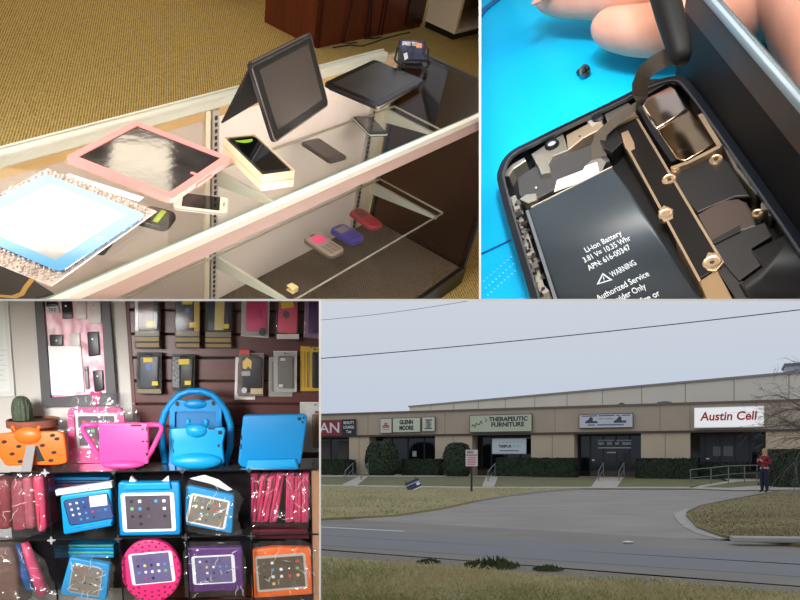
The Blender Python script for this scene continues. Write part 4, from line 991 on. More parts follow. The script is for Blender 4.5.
# ---- cactus in a bowl
yb = .235
s = Stand('potted_cactus', 'round green cactus in a shallow terracotta bowl behind the orange case', 'plant', (34, 461), yb)
cx_ = s.at(33, 419)[0]; zr = s.at(33, 419)[1]; R_ = s.at(58, 419)[0] - cx_; zl = s.at(33, 426)[1]; zlow = s.at(33, 462)[1]
terra = M('terracotta', (150, 86, 64), 0.8, vary=(12, .5), col2=(126, 70, 54))
g = G(); g.lathe([(R_ * .5, max(zlow, 0) + .001), (R_ * .86, zl), (R_, zl), (R_, zr), (R_ * .92, zr), (R_ * .9, zl)], 28, T=TR(cx_, 0, 0)); obj('bowl', g, terra, s.t, smooth=True)
g = G(); g.lathe([(R_ * .9, zl + .004), (R_ * .9, zr - .008), (R_ * .2, zr - .006)], 24, T=TR(cx_, 0, 0)); obj('soil', g, M('soil', (60, 46, 38), 0.9), s.t)
a, b = s.at(14, 419), s.at(31.5, 419); top = s.at(22, 395)[1]; rc = (b[0] - a[0]) / 2 * 1.12; hc = (top - a[1])
g = G(); n_ = 64; L = []
for j in range(15):
    th = -.5 + (PI / 2 + .5) * j / 14; rad = rc * math.cos(th) ** .7 if math.cos(th) > 1e-4 else .0; z = a[1] - .004 + (math.sin(th) - math.sin(-.5)) / (1 + math.sin(.5)) * hc
    L.append([g.bm.verts.new(((a[0] + b[0]) / 2 + max(rad, .0015) * (1 + .055 * math.cos(k * 2 * PI / n_ * 13)) * math.cos(2 * PI * k / n_), max(rad, .0015) * (1 + .055 * math.cos(k * 2 * PI / n_ * 13)) * math.sin(2 * PI * k / n_), z)) for k in range(n_)])
for A_, B_ in zip(L, L[1:]):
    for k in range(n_): g.face([A_[k], A_[(k + 1) % n_], B_[(k + 1) % n_], B_[k]])
g.face(L[-1]); obj('cactus_body', g, M('cactus_green', (54, 66, 52), 0.7, vary=(30, .6), col2=(78, 88, 66)), s.t, smooth='all')
g = G(); random.seed(4)
for k in range(90):
    th = random.uniform(-.2, 1.4); ph2 = random.randrange(13) * 2 * PI / 13; rad = rc * math.cos(th) ** .7 * 1.05; z = a[1] + (math.sin(th) + .48) / 1.48 * hc
    c0 = Vector(((a[0] + b[0]) / 2 + rad * math.cos(ph2), rad * math.sin(ph2), z)); d = (c0 - Vector(((a[0] + b[0]) / 2, 0, a[1]))).normalized()
    g.tube([c0, c0 + d * .006], [.0008, .0002], 3)
obj('spines', g, M('spine_cream', (190, 184, 160), 0.6), s.t, kind='stuff')

# ---- orange spotted case
s = Stand('spotted_tablet_case', 'orange foam tablet case with black spots and a grey kickstand on the shelf top', 'tablet case', (34, 466), .09)
body = [(-6, 434), (14, 432), (46, 431), (60, 430.5), (66, 434), (69, 462), (60, 464), (8, 465), (-2, 452)]
s.plate('case_body', body, 0, .022, orange, bev=.006, round_=.012, smooth=True)
a, b, c = s.at(15, 435), s.at(44, 435), s.at(30, 435); tz = s.at(30, 426.5)[1] - c[1]
g = G(); g.ball((c[0], -.016, c[1]), (b[0] - a[0]) / 2, .022, tz, u=22, v=12); obj('head', g, orange, s.t, smooth='all')
for u in (14.5, 40):
    p = s.at(u, 427); q = s.at(u + (2 if u < 20 else -1), 431); g = G(); g.tube([(q[0], -.012, q[1]), (p[0], -.012, p[1])], .006, 8); g.ball((p[0], -.012, p[1]), .0085, u=10, v=6); obj('feeler', g, orange, s.t, smooth='all')
ovals(s, [(6.5, 441), (21, 445.5), (44.5, 444.5), (14.5, 453), (22.5, 460.5), (56, 451.5), (53, 459.5), (54.5, 434.5), (59, 438)], .0222, .0115, hole, 'spots', ry=.0075, rot=.15)
g = G(); p = s.at(33.5, 444.5); q = s.at(33.5, 468); w_ = .019
v = [(p[0] - w_, -.023, p[1]), (p[0] + w_ * .9, -.023, p[1]), (q[0] + w_ * 1.1, -.075, max(0.001 - s.b.z, q[1])), (q[0] - w_ * 1.1, -.075, max(0.001 - s.b.z, q[1]))]
g.poly(v); g.poly([(x, y + .004, z) for x, y, z in v][::-1]); g.strip(v + v[:1], [(x, y + .004, z) for x, y, z in v + v[:1]]); obj('kickstand', g, M('kick_grey', (128, 126, 126), 0.5), s.t)
s.plate('kickstand_slot', [(36.5, 445), (40, 445), (47, 460), (40, 461)], .0215, .0225, hole)

# ---- pink framed case in a clear bag, behind
s = Stand('bagged_tablet_case', 'pink framed tablet case with a top knob, in a clear bag behind the handled case', 'tablet case', (97, 462), .20)
o_ = rounded(s.d([(69, 410), (73, 407), (121, 407), (125, 411), (128, 462), (71, 462)]), .01); i_ = rounded(s.d([(75, 413), (77, 412), (117, 412), (119, 414), (120, 448), (77, 448)]), .004)
g = G(); g.ring(o_, i_, 0, .02, T=XZ()); obj('case_frame', g, pink, s.t)
g = G(); k0, k1 = s.at(97, 407), s.at(97, 396); g.tube([(k0[0], -.01, k0[1]), (k1[0], -.01, k1[1])], .008, 8); g.ball((k1[0], -.01, k1[1]), .016, u=12, v=8)
for sg in (-1, 1): g.ball((k1[0] + sg * .016, -.01, k1[1] + .012), .010, u=10, v=6)
obj('knob', g, pink, s.t, smooth='all')
front(s, [(76, 413), (118, 413), (119, 448), (77, 448)], .004, M('tablet_grey', (214, 206, 206), 0.4), scr_d, cols=4, rows=3, seed=3)
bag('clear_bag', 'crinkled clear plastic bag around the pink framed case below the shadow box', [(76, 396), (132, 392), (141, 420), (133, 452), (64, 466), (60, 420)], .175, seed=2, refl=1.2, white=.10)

# ---- pink handled case
s = Stand('handled_tablet_case', 'bright pink tablet case with two triangular side handles standing on the shelf top', 'tablet case', (124, 467), .06)
pinkb = M('case_pink_bright', (236, 72, 148), 0.42, spec=0.4)
def bridge(o, h):
    """outline with one hole joined by a slit"""
    return o
o_ = s.d([(84, 422.5), (161, 422.5), (165, 426), (164, 431), (147, 463), (103, 463), (82, 432), (81, 426)])
g = G(); body = s.d([(100, 422.5), (149.5, 422.5), (149.5, 463), (101, 463)]); g.prism(rounded(body, .006), 0, .022, T=XZ(), bev=.004); obj('case_body', g, pinkb, s.t, smooth=True)
for nm, pts in (('handle', [(101, 424.5), (86, 424.5), (83.5, 427), (84.5, 431.5), (97, 451), (105, 461)]), ('handle', [(148, 424.5), (160, 424.5), (162.5, 427), (161.5, 431.5), (153, 449), (146, 461)])):
    P = s.d(pts); g = G(); g.tube([(x, -.011, z) for x, z in P], .0105, 8); obj(nm, g, pinkb, s.t, smooth='all')
c = s.at(124.5, 463); g = G(); g.ball((c[0], -.024, c[1] - .002), s.at(146, 463)[0] - c[0], .030, .019, u=24, v=10); obj('stand_foot', g, pinkb, s.t, smooth='all')
for u0, v0, u1, v1 in ((132.5, 423.8, 143, 425.6), (147.2, 425.5, 149, 430.5), (99.8, 434, 101, 438.5), (99.8, 445, 101, 449.5), (147, 451.8, 149.6, 454.6)):
    a, b = s.at(u0, v0), s.at(u1, v1); g = G(); g.box(a[0], b[0], -.0228, -.0215, b[1], a[1]); obj('cutout', g, hole, s.t)

ovals(s, [(144, 428.5), (144.3, 440.6), (148.3, 440.6)], .0222, .0045, hole, 'camera_holes')

# ---- big blue case with arched handle
s = Stand('arched_tablet_case', 'big blue tablet case with an arched carrying handle standing behind the small blue case', 'tablet case', (196, 464), .17)
g = G(); arch = [(166, 462), (163, 445), (162, 425), (166, 412), (172, 403), (180, 394.5), (190, 391), (203, 391), (213, 394.5), (221, 403), (227, 412), (231, 425), (231, 445), (226, 462)]
g.tube([(x, -.012, z) for x, z in s.d(arch)], .0155, 10); obj('handle', g, blue, s.t, smooth='all')
g = G(); g.ring(rounded(s.d([(171, 404), (180, 399), (190, 401), (203, 401), (213, 399), (222, 404), (223, 464), (170, 464)]), .008), rounded(s.d([(176, 411), (184, 411), (191, 411), (202, 411), (209, 411), (217, 411), (217.5, 462), (175.5, 462)]), .004), 0, .024, T=XZ()); obj('case_frame', g, blue, s.t)
s.plate('recess', [(175, 410), (218, 410), (218.5, 463), (175, 463)], 0, .010, M('case_blue_deep', (4, 110, 170), 0.5))
g = G(); c = s.at(196.5, 403.5); g.ball((c[0], -.020, c[1]), .052, .016, .022, u=20, v=10); obj('grip_bump', g, blue, s.t, smooth='all')
ovals(s, [(178.5, 403), (214.5, 402.5)], .0265, .008, hole, 'eye_holes', ry=.011)

# ---- small blue case in front of it
blue2 = M('case_blue_light', (8, 150, 210), 0.40, spec=0.4)
s = Stand('tablet_case', 'small light blue tablet case with a domed face standing in front of the arched case', 'tablet case', (198, 467), .055)
s.plate('case_body', [(171, 428), (185, 427), (211, 427), (224, 426.5), (226, 430), (223, 444), (225, 463), (172, 464), (174, 447)], 0, .022, blue2, bev=.006, round_=.012, smooth=True)
g = G(); c = s.at(197.5, 430); g.ball((c[0], -.018, c[1]), .046, .022, .030, u=20, v=10); obj('face_bump', g, blue2, s.t, smooth='all')
for u in (189, 207):
    p = s.at(u, 421.5); g = G(); g.ball((p[0], -.018, p[1]), .011, .011, .016, u=10, v=8); obj('ear', g, blue2, s.t, smooth='all')
c = s.at(198, 460); g = G(); g.ball((c[0], -.026, c[1]), s.at(223, 460)[0] - c[0], .034, .036, u=26, v=12); obj('stand_foot', g, blue2, s.t, smooth='all')
for u0, v0, u1, v1 in ((209, 427.2, 216, 428.6), (219, 430, 223, 433.5), (218.5, 443.5, 220.5, 446), (174, 438, 175, 442), (174, 448, 175, 452)):
    a, b = s.at(u0, v0), s.at(u1, v1); g = G(); g.box(a[0], b[0], -.0232, -.0215, b[1], a[1]); obj('cutout', g, hole, s.t)


# ---- blue case at the right
s = Stand('tablet_case', 'plain blue slab tablet case leaning at the right end of the shelf top', 'tablet case', (270, 467), .08)
s.plate('case_body', [(243.5, 416), (246, 414.5), (304, 413.5), (307.5, 415.5), (301, 462), (297, 465), (242, 466), (238.5, 462)], 0, .024, blue, bev=.007, round_=.010, smooth=True)
s.plate('stand_foot', [(249, 458), (296, 457), (299, 467), (246, 468)], .018, .044, blue2, bev=.008, round_=.008, smooth=True)
for u0, v0, u1, v1 in ((241.5, 434, 243, 439), (241, 443, 242.5, 448), (298, 416.5, 301.5, 419.5)):
    a, b = s.at(u0, v0), s.at(u1, v1); g = G(); g.box(a[0], b[0], -.0248, -.0235, b[1], a[1]); obj('cutout', g, hole, s.t)
ovals(s, [(304, 417), (302.8, 421.5)], .0242, .005, hole, 'camera_holes')

# ---- products hanging on the slats
hookm = M('hook_steel', (120, 118, 116), 0.3, 0.9)
yel = M('label_yellow', (232, 200, 24), 0.5); clam = CLEAR('clamshell', (244, 245, 246), .45, .10, 1.5, white=.02)
gH = 'phone cases hanging on the slatted wall'
def product(label, q, card, case, casepx, extras=(), name='phone_case_package', depth=.028, y=YW - .045, shell=True):
    """q: outline of the package in the photograph (TL, TR, BR, BL)"""
    s = Stand(name, label, 'phone case', ((q[2][0] + q[3][0]) / 2, (q[2][1] + q[3][1]) / 2), y, gH)
    s.plate('card', q, 0, .003, card)
    if case is not None: s.plate('case', casepx, .003, .015, case, bev=.004, round_=.010, smooth=True)
    for nm, px, f, m in extras: s.plate(nm, px, .0031, f, m)
    if shell:
        P = s.d(q); c = sum((Vector(p) for p in P), Vector((0, 0))) / 4; P2_ = [tuple(c + (Vector(p) - c) * .97) for p in P]
        g = G(); g.prism(rounded(P2_, .006), .003, depth, T=XZ(), bev=.006); obj('clear_shell', g, clam, s.t)
    a, b = s.at((q[0][0] + q[1][0]) / 2, q[0][1]), None
    g = G(); g.tube([(a[0], YW - .006 - y, a[1] - .012), (a[0], -.055, a[1] - .010), (a[0], -.062, a[1] - .004)], .0028, 6); obj('peg_hook', g, hookm, s.t, smooth=True)
    return s
cardb = M('card_black', (26, 24, 26), 0.5); cardy = M('card_yellow', (196, 160, 40), 0.5); cardw = M('card_offwhite', (220, 214, 208), 0.5)
slate = M('case_slate', (66, 70, 84), 0.4); brownc = M('case_leaf', (150, 112, 104), 0.5, vary=(60, .9), col2=(92, 66, 62)); rosy = M('case_rose', (214, 62, 112), 0.4); ligh = M('case_amber', (206, 180, 104), 0.4); dgrey = M('case_grey', (110, 106, 98), 0.5); blk3 = M('case_black', (32, 30, 32), 0.4)
bandy = M('band_olive', (150, 118, 34), 0.45); bluer = M('ring_blue', (50, 100, 180), 0.4)
def tray(q0, q1, v0, v1): return [(q0, v0), (q1, v0), (q1 + .5, v1), (q0 + .5, v1)]
product('package with a pinkish leaf patterned case and yellow price label beside the slat edge', [(135, 292), (160, 292), (161, 349), (135.5, 349)], cardb, brownc, rq(139, 294, 154, 329),
        [('side_card', rq(135.5, 296, 138.5, 332), .010, cardw), ('price_label', rq(147.5, 321, 154.5, 327.5), .018, yel), ('tray', tray(136, 160, 331, 336), .022, M('tray_grey', (120, 108, 76), 0.4)), ('tray_band', tray(136, 160, 337, 341), .024, bandy), ('tray_band', tray(137, 160, 343, 347), .022, bandy)])
product('package with a slate case, blue ring and yellow side in the upper row', [(175, 292), (200.5, 292), (200.5, 348.5), (176, 348.5)], cardb, slate, rq(177, 296, 194, 331),
        [('side_card', rq(194.5, 294, 200, 332), .010, cardy), ('logo_band', rq(183, 301, 193, 304.5), .018, yel), ('ring_mark', s_ := rq(186, 308, 190, 312.5), .016, bluer), ('price_label', rq(190, 322.5, 197, 327.5), .018, yel), ('tray', tray(176, 200, 331, 336), .022, M('tray_grey', (120, 108, 76), 0.4)), ('tray_band', tray(176, 200, 337.5, 341.5), .024, bandy), ('tray_band', tray(177, 200, 343.5, 347), .022, bandy)])
product('package with a dark case behind an amber stripe in the upper row', [(206, 292), (233, 292), (232, 348.5), (205.5, 348.5)], cardb, slate, rq(208, 296, 229, 332),
        [('amber_stripe', [(216, 294), (225.5, 294), (224, 330), (215, 330)], .017, ligh), ('price_label', rq(224, 324, 229.5, 328.5), .018, yel), ('tray', tray(206, 231, 332, 337), .022, M('tray_grey', (120, 108, 76), 0.4)), ('tray_band', tray(206, 231, 338, 342), .024, bandy), ('tray_band', tray(206, 231, 344, 347), .022, bandy)])
product('package with a plain rose pink case and a round black badge', [(242, 292), (270, 292), (268.5, 338), (241, 336)], cardw, rosy, [(247, 293), (268, 293), (267, 332), (246, 331)],
        [('badge', [(263 + 3.6 * math.cos(a), 331.5 + 4 * math.sin(a)) for a in [k * PI / 8 for k in range(16)]], .018, blk3), ('buttons', rq(260, 309, 262, 318), .0165, M('rose_dark', (150, 40, 84), 0.5))])
product('package with a coral pink case under a yellow tag', [(277, 292), (299.5, 292), (299, 342), (275, 339)], cardb, M('case_coral', (232, 90, 120), 0.4), [(279.5, 296), (298, 296), (297, 333.5), (277.5, 332.5)],
        [('logo_band', [(281, 302), (293, 301), (294, 307), (282, 309)], .018, yel), ('camera_hole', [(286.5 + 3.4 * math.cos(a), 314.5 + 3.6 * math.sin(a)) for a in [k * PI / 8 for k in range(16)]], .0165, M('cam_grey', (96, 84, 88), 0.4)), ('base_card', rq(277, 334, 299, 339), .010, cardw)])
product('package with a purple case at the right end of the upper row', [(305, 292), (330, 292), (330, 340), (303.5, 337)], M('card_lilac', (170, 130, 170), 0.5), purple, rq(309, 294, 328, 333))
product('black package with a blue ring mark and two yellow labels above the pink handled case', [(137.5, 352), (161.5, 352), (162, 394), (137, 394)], cardb, slate, [(140.5, 356), (159.5, 356), (158, 388), (141, 388)],
        [('logo_band', rq(144.5, 357.5, 153.5, 362), .019, yel), ('ring_mark', [(149.5 + 3 * math.cos(a), 367 + 3.4 * math.sin(a)) for a in [k * PI / 6 for k in range(12)]], .0165, bluer), ('price_label', rq(153, 381, 159, 385), .019, yel), ('tray', tray(138, 162, 388.5, 393), .022, M('tray_grey', (120, 108, 76), 0.4))])
product('black package with a patterned edge and yellow logo just left of the big blue handle', [(172, 354), (195, 354), (194.5, 391), (172.5, 391)], cardb, blk3, [(181, 358), (193.5, 358), (192.5, 388), (181, 388)],
        [('patterned_side', rq(173, 357, 180, 387), .012, M('camo', (150, 150, 150), 0.5, vary=(90, .4), col2=(60, 60, 64))), ('logo_band', [(179.5, 359), (190, 358.5), (190, 364), (179.5, 364.5)], .019, yel), ('price_label', rq(185.5, 380.5, 191.5, 384.5), .019, yel)])
product('clear package of a black case with a gold bow, white dot and sticker', [(239, 353), (264, 353), (263, 396), (238, 396)], M('card_smoke', (150, 134, 134), 0.4), blk3, [(242.5, 357), (262.5, 357), (262, 392), (242.5, 392)],
        [('red_corner', rq(240, 350, 250, 354), .012, M('tag_red', (200, 60, 50), 0.5)), ('gold_bow', [(243, 361), (247, 357), (252, 361), (251.5, 369), (248.5, 366), (246.5, 369), (243, 368)], .018, M('bow_gold', (214, 176, 100), 0.35, .4)), ('grey_label', rq(242, 371, 250.5, 375.5), .018, M('label_grey', (176, 174, 176), 0.5)), ('white_dot', [(244.7 + 2.8 * math.cos(a), 390 + 3 * math.sin(a)) for a in [k * PI / 6 for k in range(12)]], .019, cardw), ('sticker', rq(251, 388, 263, 393.5), .019, M('sticker_sand', (206, 182, 140), 0.5))])
product('pale boxed package showing a grey case through its window', [(273.5, 351), (297, 351), (296.5, 392), (274, 392)], cardw, dgrey, [(278, 356), (293.5, 356), (293.5, 388), (278, 388)], [('camera_slot', rq(280, 358, 285.5, 360.5), .0165, cardw), ('speaker_slot', rq(279, 384, 283, 387), .0165, cardw)])
gY = 'yellow edged boxes on one hook'
for k, (u0, lab) in enumerate(((300.5, 'yellow edged box outermost to the left of the three on one hook'), (304, 'yellow edged box in the middle of the three on one hook'), (308.5, 'yellow edged box showing its black front, at the right picture edge'))):
    s = product(lab, [(u0, 346 + k), (u0 + 22, 347 + k), (u0 + 22, 391), (u0, 391 - k)], cardy, blk3, [(u0 + 3.5, 350 + k), (u0 + 20, 350 + k), (u0 + 20, 388), (u0 + 3.5, 388)], [('gold_line', rq(u0 + .4, 351, u0 + 1.2, 388), .006, bandy)], y=YW - .040 - k * .032, name='boxed_phone_case', shell=False)
    s.t['group'] = gY
for lab, q, c1, c2 in (('second clear package tucked behind the gold bow package', [(235.5, 357), (256, 357), (255, 399.5), (234.5, 399.5)], cardw, blk3), ('second pale package tucked behind the grey case box', [(269, 357), (292.5, 357), (292.5, 396.5), (268.5, 396.5)], M('card_dim', (150, 146, 142), 0.5), dgrey)):
    product(lab, q, c1, c2, [(q[0][0] + 3, q[0][1] + 4), (q[1][0] - 3, q[1][1] + 4), (q[2][0] - 3, q[2][1] - 5), (q[3][0] + 3, q[3][1] - 5)], y=YW - .012, shell=False)
s = product('white card package with a brown case half behind the blue slab case', [(300, 402), (330, 402), (330, 452), (300, 452)], M('card_white3', (222, 218, 212), 0.5), M('case_brown', (140, 104, 74), 0.5), [(312, 414), (330, 414), (330, 448), (312, 448)], [('brown_badge', rq(315, 411, 322, 413.5), .006, M('badge_brown', (112, 80, 56), 0.5))])

# ---- cases inside the cubes
def boxed(name, label, outer, y, m, face, bez, scr, thick=.03, group=None, bev=.007, rnd=.012, **k):
    s = Stand(name, label, 'tablet case', ((outer[2][0] + outer[3][0]) / 2, (outer[2][1] + outer[3][1]) / 2), y, group)
    s.plate('case_body', outer, 0, thick, m, bev=bev, round_=rnd, smooth=True)
    front(s, face, thick - .001, bez, scr, **k)
    lo = min(Q(u_, v_, y).z for u_, v_ in outer); fl_ = (zM if lo > zM - .05 else zB) + .002
    if lo < fl_: s.t.matrix_world = Matrix.Translation(S3.R @ Vector((0, 0, fl_ - lo))) @ s.t.matrix_world
    return s
# back row of coloured slabs seen edge-on behind the two blue cases
g3 = 'tablet cases stacked behind the front ones'
for k in range(4):
    u0, v0 = (73, 541 + k * 3.4)
    s = Stand('stacked_tablet_case', ('topmost', 'second', 'third', 'lowest')[k] + ' of the flat blue cases stacked behind the bagged blue case', 'tablet case', (95, v0 + 3), .21, g3)
    s.plate('case_body', rq(72 + k % 2, v0, 117, v0 + 2.9), -.04, .05, blue2 if k != 0 else M('case_teal', (0, 110, 150), 0.4), bev=.003)
    s.plate('green_piping', rq(73, v0 + .9, 117, v0 + 1.7), .05, .0515, M('piping_green', (110, 200, 60), 0.4) if k in (0, 2) else blue)
for k in range(5):
    v0 = 475 + k * 3.4
    s = Stand('stacked_tablet_case', ('topmost', 'second', 'third', 'fourth', 'lowest')[k] + ' of the dark blue cases stacked in the upper cube behind the white topped case', 'tablet case', (90, v0 + 3), .21, g3)
    s.plate('case_body', rq(52 + k, v0, 113, v0 + 2.9), -.04, .05, (blue, M('case_navy', (30, 44, 92), 0.4), M('case_plum', (74, 40, 90), 0.4))[k % 3], bev=.003)
s = boxed('kickstand_tablet_case', 'blue tablet case with a white cap, tilted in the upper cube behind clear wire', [(62.5, 494), (113, 487), (115, 524), (66, 533)], .055, blue2, [(68, 498), (113, 491), (114, 516), (70, 524.5)], M('bezel_black', (30, 34, 50), 0.3), scr_b, frac=(.96, .94), cols=6, rows=4, seed=5)
s.plate('white_cap', [(58, 488.5), (113.5, 480), (115, 486), (59, 494)], 0, .034, M('cap_white', (228, 226, 228), 0.4), bev=.004, smooth=True)
ovals(s, [(91, 486.5)], .0345, .003, hole, 'cap_hole')
s.plate('note_widget', [(92, 494.5), (109, 492), (110, 503), (93, 505)], .034, .0355, M('widget_white', (222, 224, 230), 0.4))
s.plate('kickstand', [(73, 526.5), (114, 519.5), (115, 523), (74, 530.5)], .030, .042, blue, bev=.003)
s = boxed('eared_tablet_case', 'blue tablet case with two small white ears facing out of the cube', [(120, 480.5), (181, 480.5), (182, 533), (119.5, 534)], .036, blue, [(124, 491.5), (176, 490.5), (177.5, 529), (124, 530)], bezw, scr_d, frac=(.84, .86), cols=5, rows=4, seed=8)
for pts in ([(130.5, 480.5), (132.5, 475), (138, 480)], [(163, 480), (169.5, 474.5), (170.5, 480)]): s.plate('ear', pts, .008, .024, M('cap_white', (228, 226, 228), 0.4))
s.plate('handle', [(127, 481.5), (172, 480.5), (173, 487), (127, 488)], .030, .042, blue2, bev=.004)
s = boxed('bagged_tablet_case', 'light blue bagged tablet case tilted under a white card tag', [(188, 486), (235, 496), (233, 534), (186, 525)], .055, blue2, [(190.5, 493), (230, 501), (227.5, 530.5), (189, 522.5)], bezw, scr_g, frac=(.88, .88), cols=5, rows=4, seed=11)
s.plate('card_tag', [(190, 480), (205, 476.5), (219, 481), (233, 491), (228, 492.5), (212, 485.5)], .012, .016, M('cap_white', (228, 226, 228), 0.4))
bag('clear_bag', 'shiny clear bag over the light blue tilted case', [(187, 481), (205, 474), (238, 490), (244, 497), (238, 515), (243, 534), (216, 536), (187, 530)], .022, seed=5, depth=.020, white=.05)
s = boxed('bagged_tablet_case', 'blue bagged tablet case tilted in the cube below the white capped one', [(72, 555), (112, 562), (108, 598), (62, 592)], .055, blue2, [(76, 560.5), (106, 565.5), (101.5, 595), (70, 588.5)], M('bezel_greyblue', (160, 170, 180), 0.4), scr_g, frac=(.92, .92), cols=5, rows=4, seed=13)
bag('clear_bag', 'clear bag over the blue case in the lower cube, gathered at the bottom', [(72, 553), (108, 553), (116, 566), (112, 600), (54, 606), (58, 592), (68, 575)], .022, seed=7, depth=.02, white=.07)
# round pink case
s = Stand('round_tablet_case', 'round pink tablet case pierced all over with small holes', 'tablet case', (152, 600), .055)
pinkr = M('case_pink_round', (226, 50, 120), 0.42)
c = s.at(152.5, 569); rx_, rz_ = s.at(182.5, 569)[0] - c[0], s.at(152.5, 537.5)[1] - c[1]
g = G(); g.prism(circ(rx_, 40, ry=rz_), 0, .030, T=XZ(c[0], 0, c[1]), bev=.008); obj('case_body', g, pinkr, s.t, smooth=True)
g = G(); rnd = random.Random(2)
for rad, n_ in ((.93, 26), (.80, 22), (.66, 18)):
    for k in range(n_):
        a = 2 * PI * (k + .5 * (rad < .9)) / n_; x, z = rad * math.cos(a), rad * math.sin(a)
        if abs(x) < .80 and -.46 < z < .62: continue
        g.prism(circ(.0045, 8, ry=.0065), .0235 if rad > .9 else .029, .0304, T=XZ(c[0] + x * rx_, 0, c[1] + z * rz_) @ Matrix.Rotation(a, 4, 'Z'))
obj('holes', g, M('hole_crimson', (120, 20, 60), 0.6), s.t)
front(s, [(131, 552), (174.5, 548), (176.5, 579), (133.5, 583)], .030, bezw, scr_v, frac=(.84, .92), cols=5, rows=4, seed=17)
s = boxed('bagged_tablet_case', 'purple bagged tablet case in the lower cube beside the round pink case', [(188, 546), (243, 545), (244, 588), (189, 590)], .055, purple, [(193, 554), (236, 552), (236.5, 580), (194, 582.5)], bezw, scr_v, frac=(.84, .90), cols=5, rows=4, seed=19)
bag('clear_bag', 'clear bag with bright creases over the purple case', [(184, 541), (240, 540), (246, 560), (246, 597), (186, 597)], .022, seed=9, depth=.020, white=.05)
s = boxed('bagged_tablet_case', 'orange bagged tablet case in the lower cube at the right end', [(253, 548), (276, 545), (311, 546), (313, 592), (253, 596)], .055, orange, [(256, 554), (306.5, 550.5), (307.5, 585.5), (257, 590)], M('bezel_stone', (190, 182, 170), 0.4), M('print_olive', (74, 66, 52), 0.3, vary=(7, .7), col2=(112, 98, 78)), frac=(.90, .86), cols=5, rows=4, seed=23)
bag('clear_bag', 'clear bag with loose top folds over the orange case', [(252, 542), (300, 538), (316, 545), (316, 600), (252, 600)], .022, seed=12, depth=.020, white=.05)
# pink covers standing side by side, right cube
maroonp = M('folio_pink', (214, 52, 104), 0.45); gp_ = 'pink covers standing in the right cube'
lab = ['pink bagged cover first from the left in the right cube, half behind the wire', 'pink bagged cover second from the left in the right cube', 'pink bagged cover leaning third from the left in the right cube', 'pink bagged cover leaning fourth from the left in the right cube', 'pink bagged cover upright fifth from the left in the right cube', 'pink bagged cover sixth from the left in the right cube', 'pink bagged cover last in the row next to the tan board']
for k, (ut, ub, w_) in enumerate(((255, 253.5, 5.5), (264, 257.5, 6.5), (272.5, 264.5, 7.5), (280.5, 273, 8), (290.5, 289.5, 8), (298, 297.5, 7), (306, 305, 7))):
    s = Stand('tablet_cover', lab[k], 'tablet cover', (ub, 522), .05 + .01 * (k % 2), gp_)
    s.plate('cover', [(ut - w_ / 2, 474 + (k % 3)), (ut + w_ / 2, 473 + (k % 3)), (ub + w_ / 2, 521), (ub - w_ / 2, 522)], -.10, .02, maroonp, bev=.010, round_=.006, smooth=True)
    s.plate('spine_fold', [(ut - .5, 478), (ut + .5, 478), (ub + .5, 518), (ub - .5, 518)], .0195, .0215, M('folio_pink_dark', (150, 30, 72), 0.5))
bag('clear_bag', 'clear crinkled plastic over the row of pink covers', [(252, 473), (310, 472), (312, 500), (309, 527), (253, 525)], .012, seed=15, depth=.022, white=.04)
s = Stand('folded_packet', 'dark maroon flat packet lying below the pink covers', 'packet', (280, 536), .10)
s.plate('packet', [(253, 526.5), (308, 526), (310, 535.5), (253, 535.5)], -.05, .05, M('packet_maroon', (88, 28, 40), 0.3), bev=.004)
# left cubes
gl_ = 'rounded covers in the left cube'
for k, (px, mcol, lab) in enumerate((([(-8, 478), (12, 478), (13, 528), (-8, 528)], (132, 40, 48), 'dark red rounded cover at the left picture edge in the upper cube'), ([(13, 479), (27, 478), (29, 529), (15, 530)], (150, 62, 76), 'dusky red rounded cover second in the upper left cube'), ([(24, 476), (34, 475), (37, 527), (28, 528)], (176, 84, 100), 'pale rose cover wrapped in plastic in the upper left cube'), ([(34, 475), (45, 474), (49, 528), (40, 532)], (206, 56, 96), 'bright pink rounded cover beside the first wire post'))):
    s = Stand('tablet_cover', lab, 'tablet cover', ((px[2][0] + px[3][0]) / 2, 533), .06, gl_)
    s.plate('cover', px, -.10, .03, M('cover_%d' % k, mcol, 0.4), bev=.014, round_=.022, smooth=True)
bag('clear_bag', 'clear plastic over the rounded covers in the upper left cube', [(-6, 475), (44, 473), (48, 530), (30, 536), (-6, 536)], .012, seed=21, depth=.022, white=.05)
s = Stand('rolled_cover', 'pink rolled cover slanting in the lower left cube', 'tablet cover', (46, 598), .09)
P = s.d([(27, 541), (32, 556), (38, 572), (46, 592)]); g = G(); g.tube([(x, -.02, z) for x, z in P], [.020, .026, .030, .030], 12, flat=.8); obj('roll', g, M('roll_pink', (226, 74, 120), 0.35), s.t, smooth='all')
s = Stand('rolled_cover', 'blue rolled cover slanting behind the pink one in the lower left cube', 'tablet cover', (34, 592), .15)
P = s.d([(18, 542), (22, 556), (27, 572), (34, 588)]); g = G(); g.tube([(x, -.02, z) for x, z in P], [.018, .024, .028, .026], 12, flat=.8); obj('roll', g, M('roll_blue', (20, 92, 170), 0.35), s.t, smooth='all')
s = Stand('paper_parcel', 'brown padded parcel in clear plastic in the lower left cube', 'parcel', (8, 600), .12)
s.plate('parcel', [(-14, 543), (16, 543), (21, 560), (25, 606), (-14, 606)], -.08, .05, M('parcel_brown', (112, 82, 70), 0.5, bump=(20, .3)), bev=.014, round_=.02, smooth=True)
bag('clear_bag', 'big clear plastic bag filling the lower left cube', [(-6, 541), (26, 541), (48, 560), (58, 592), (50, 606), (-6, 606)], .015, seed=25, depth=.026, white=.07)
area('window_light', S3.M @ Vector((-.85, -2.3, 1.0)), S3.M @ Vector((-.05, .2, .25)), 33, .8, .9, (255, 252, 249), 80)
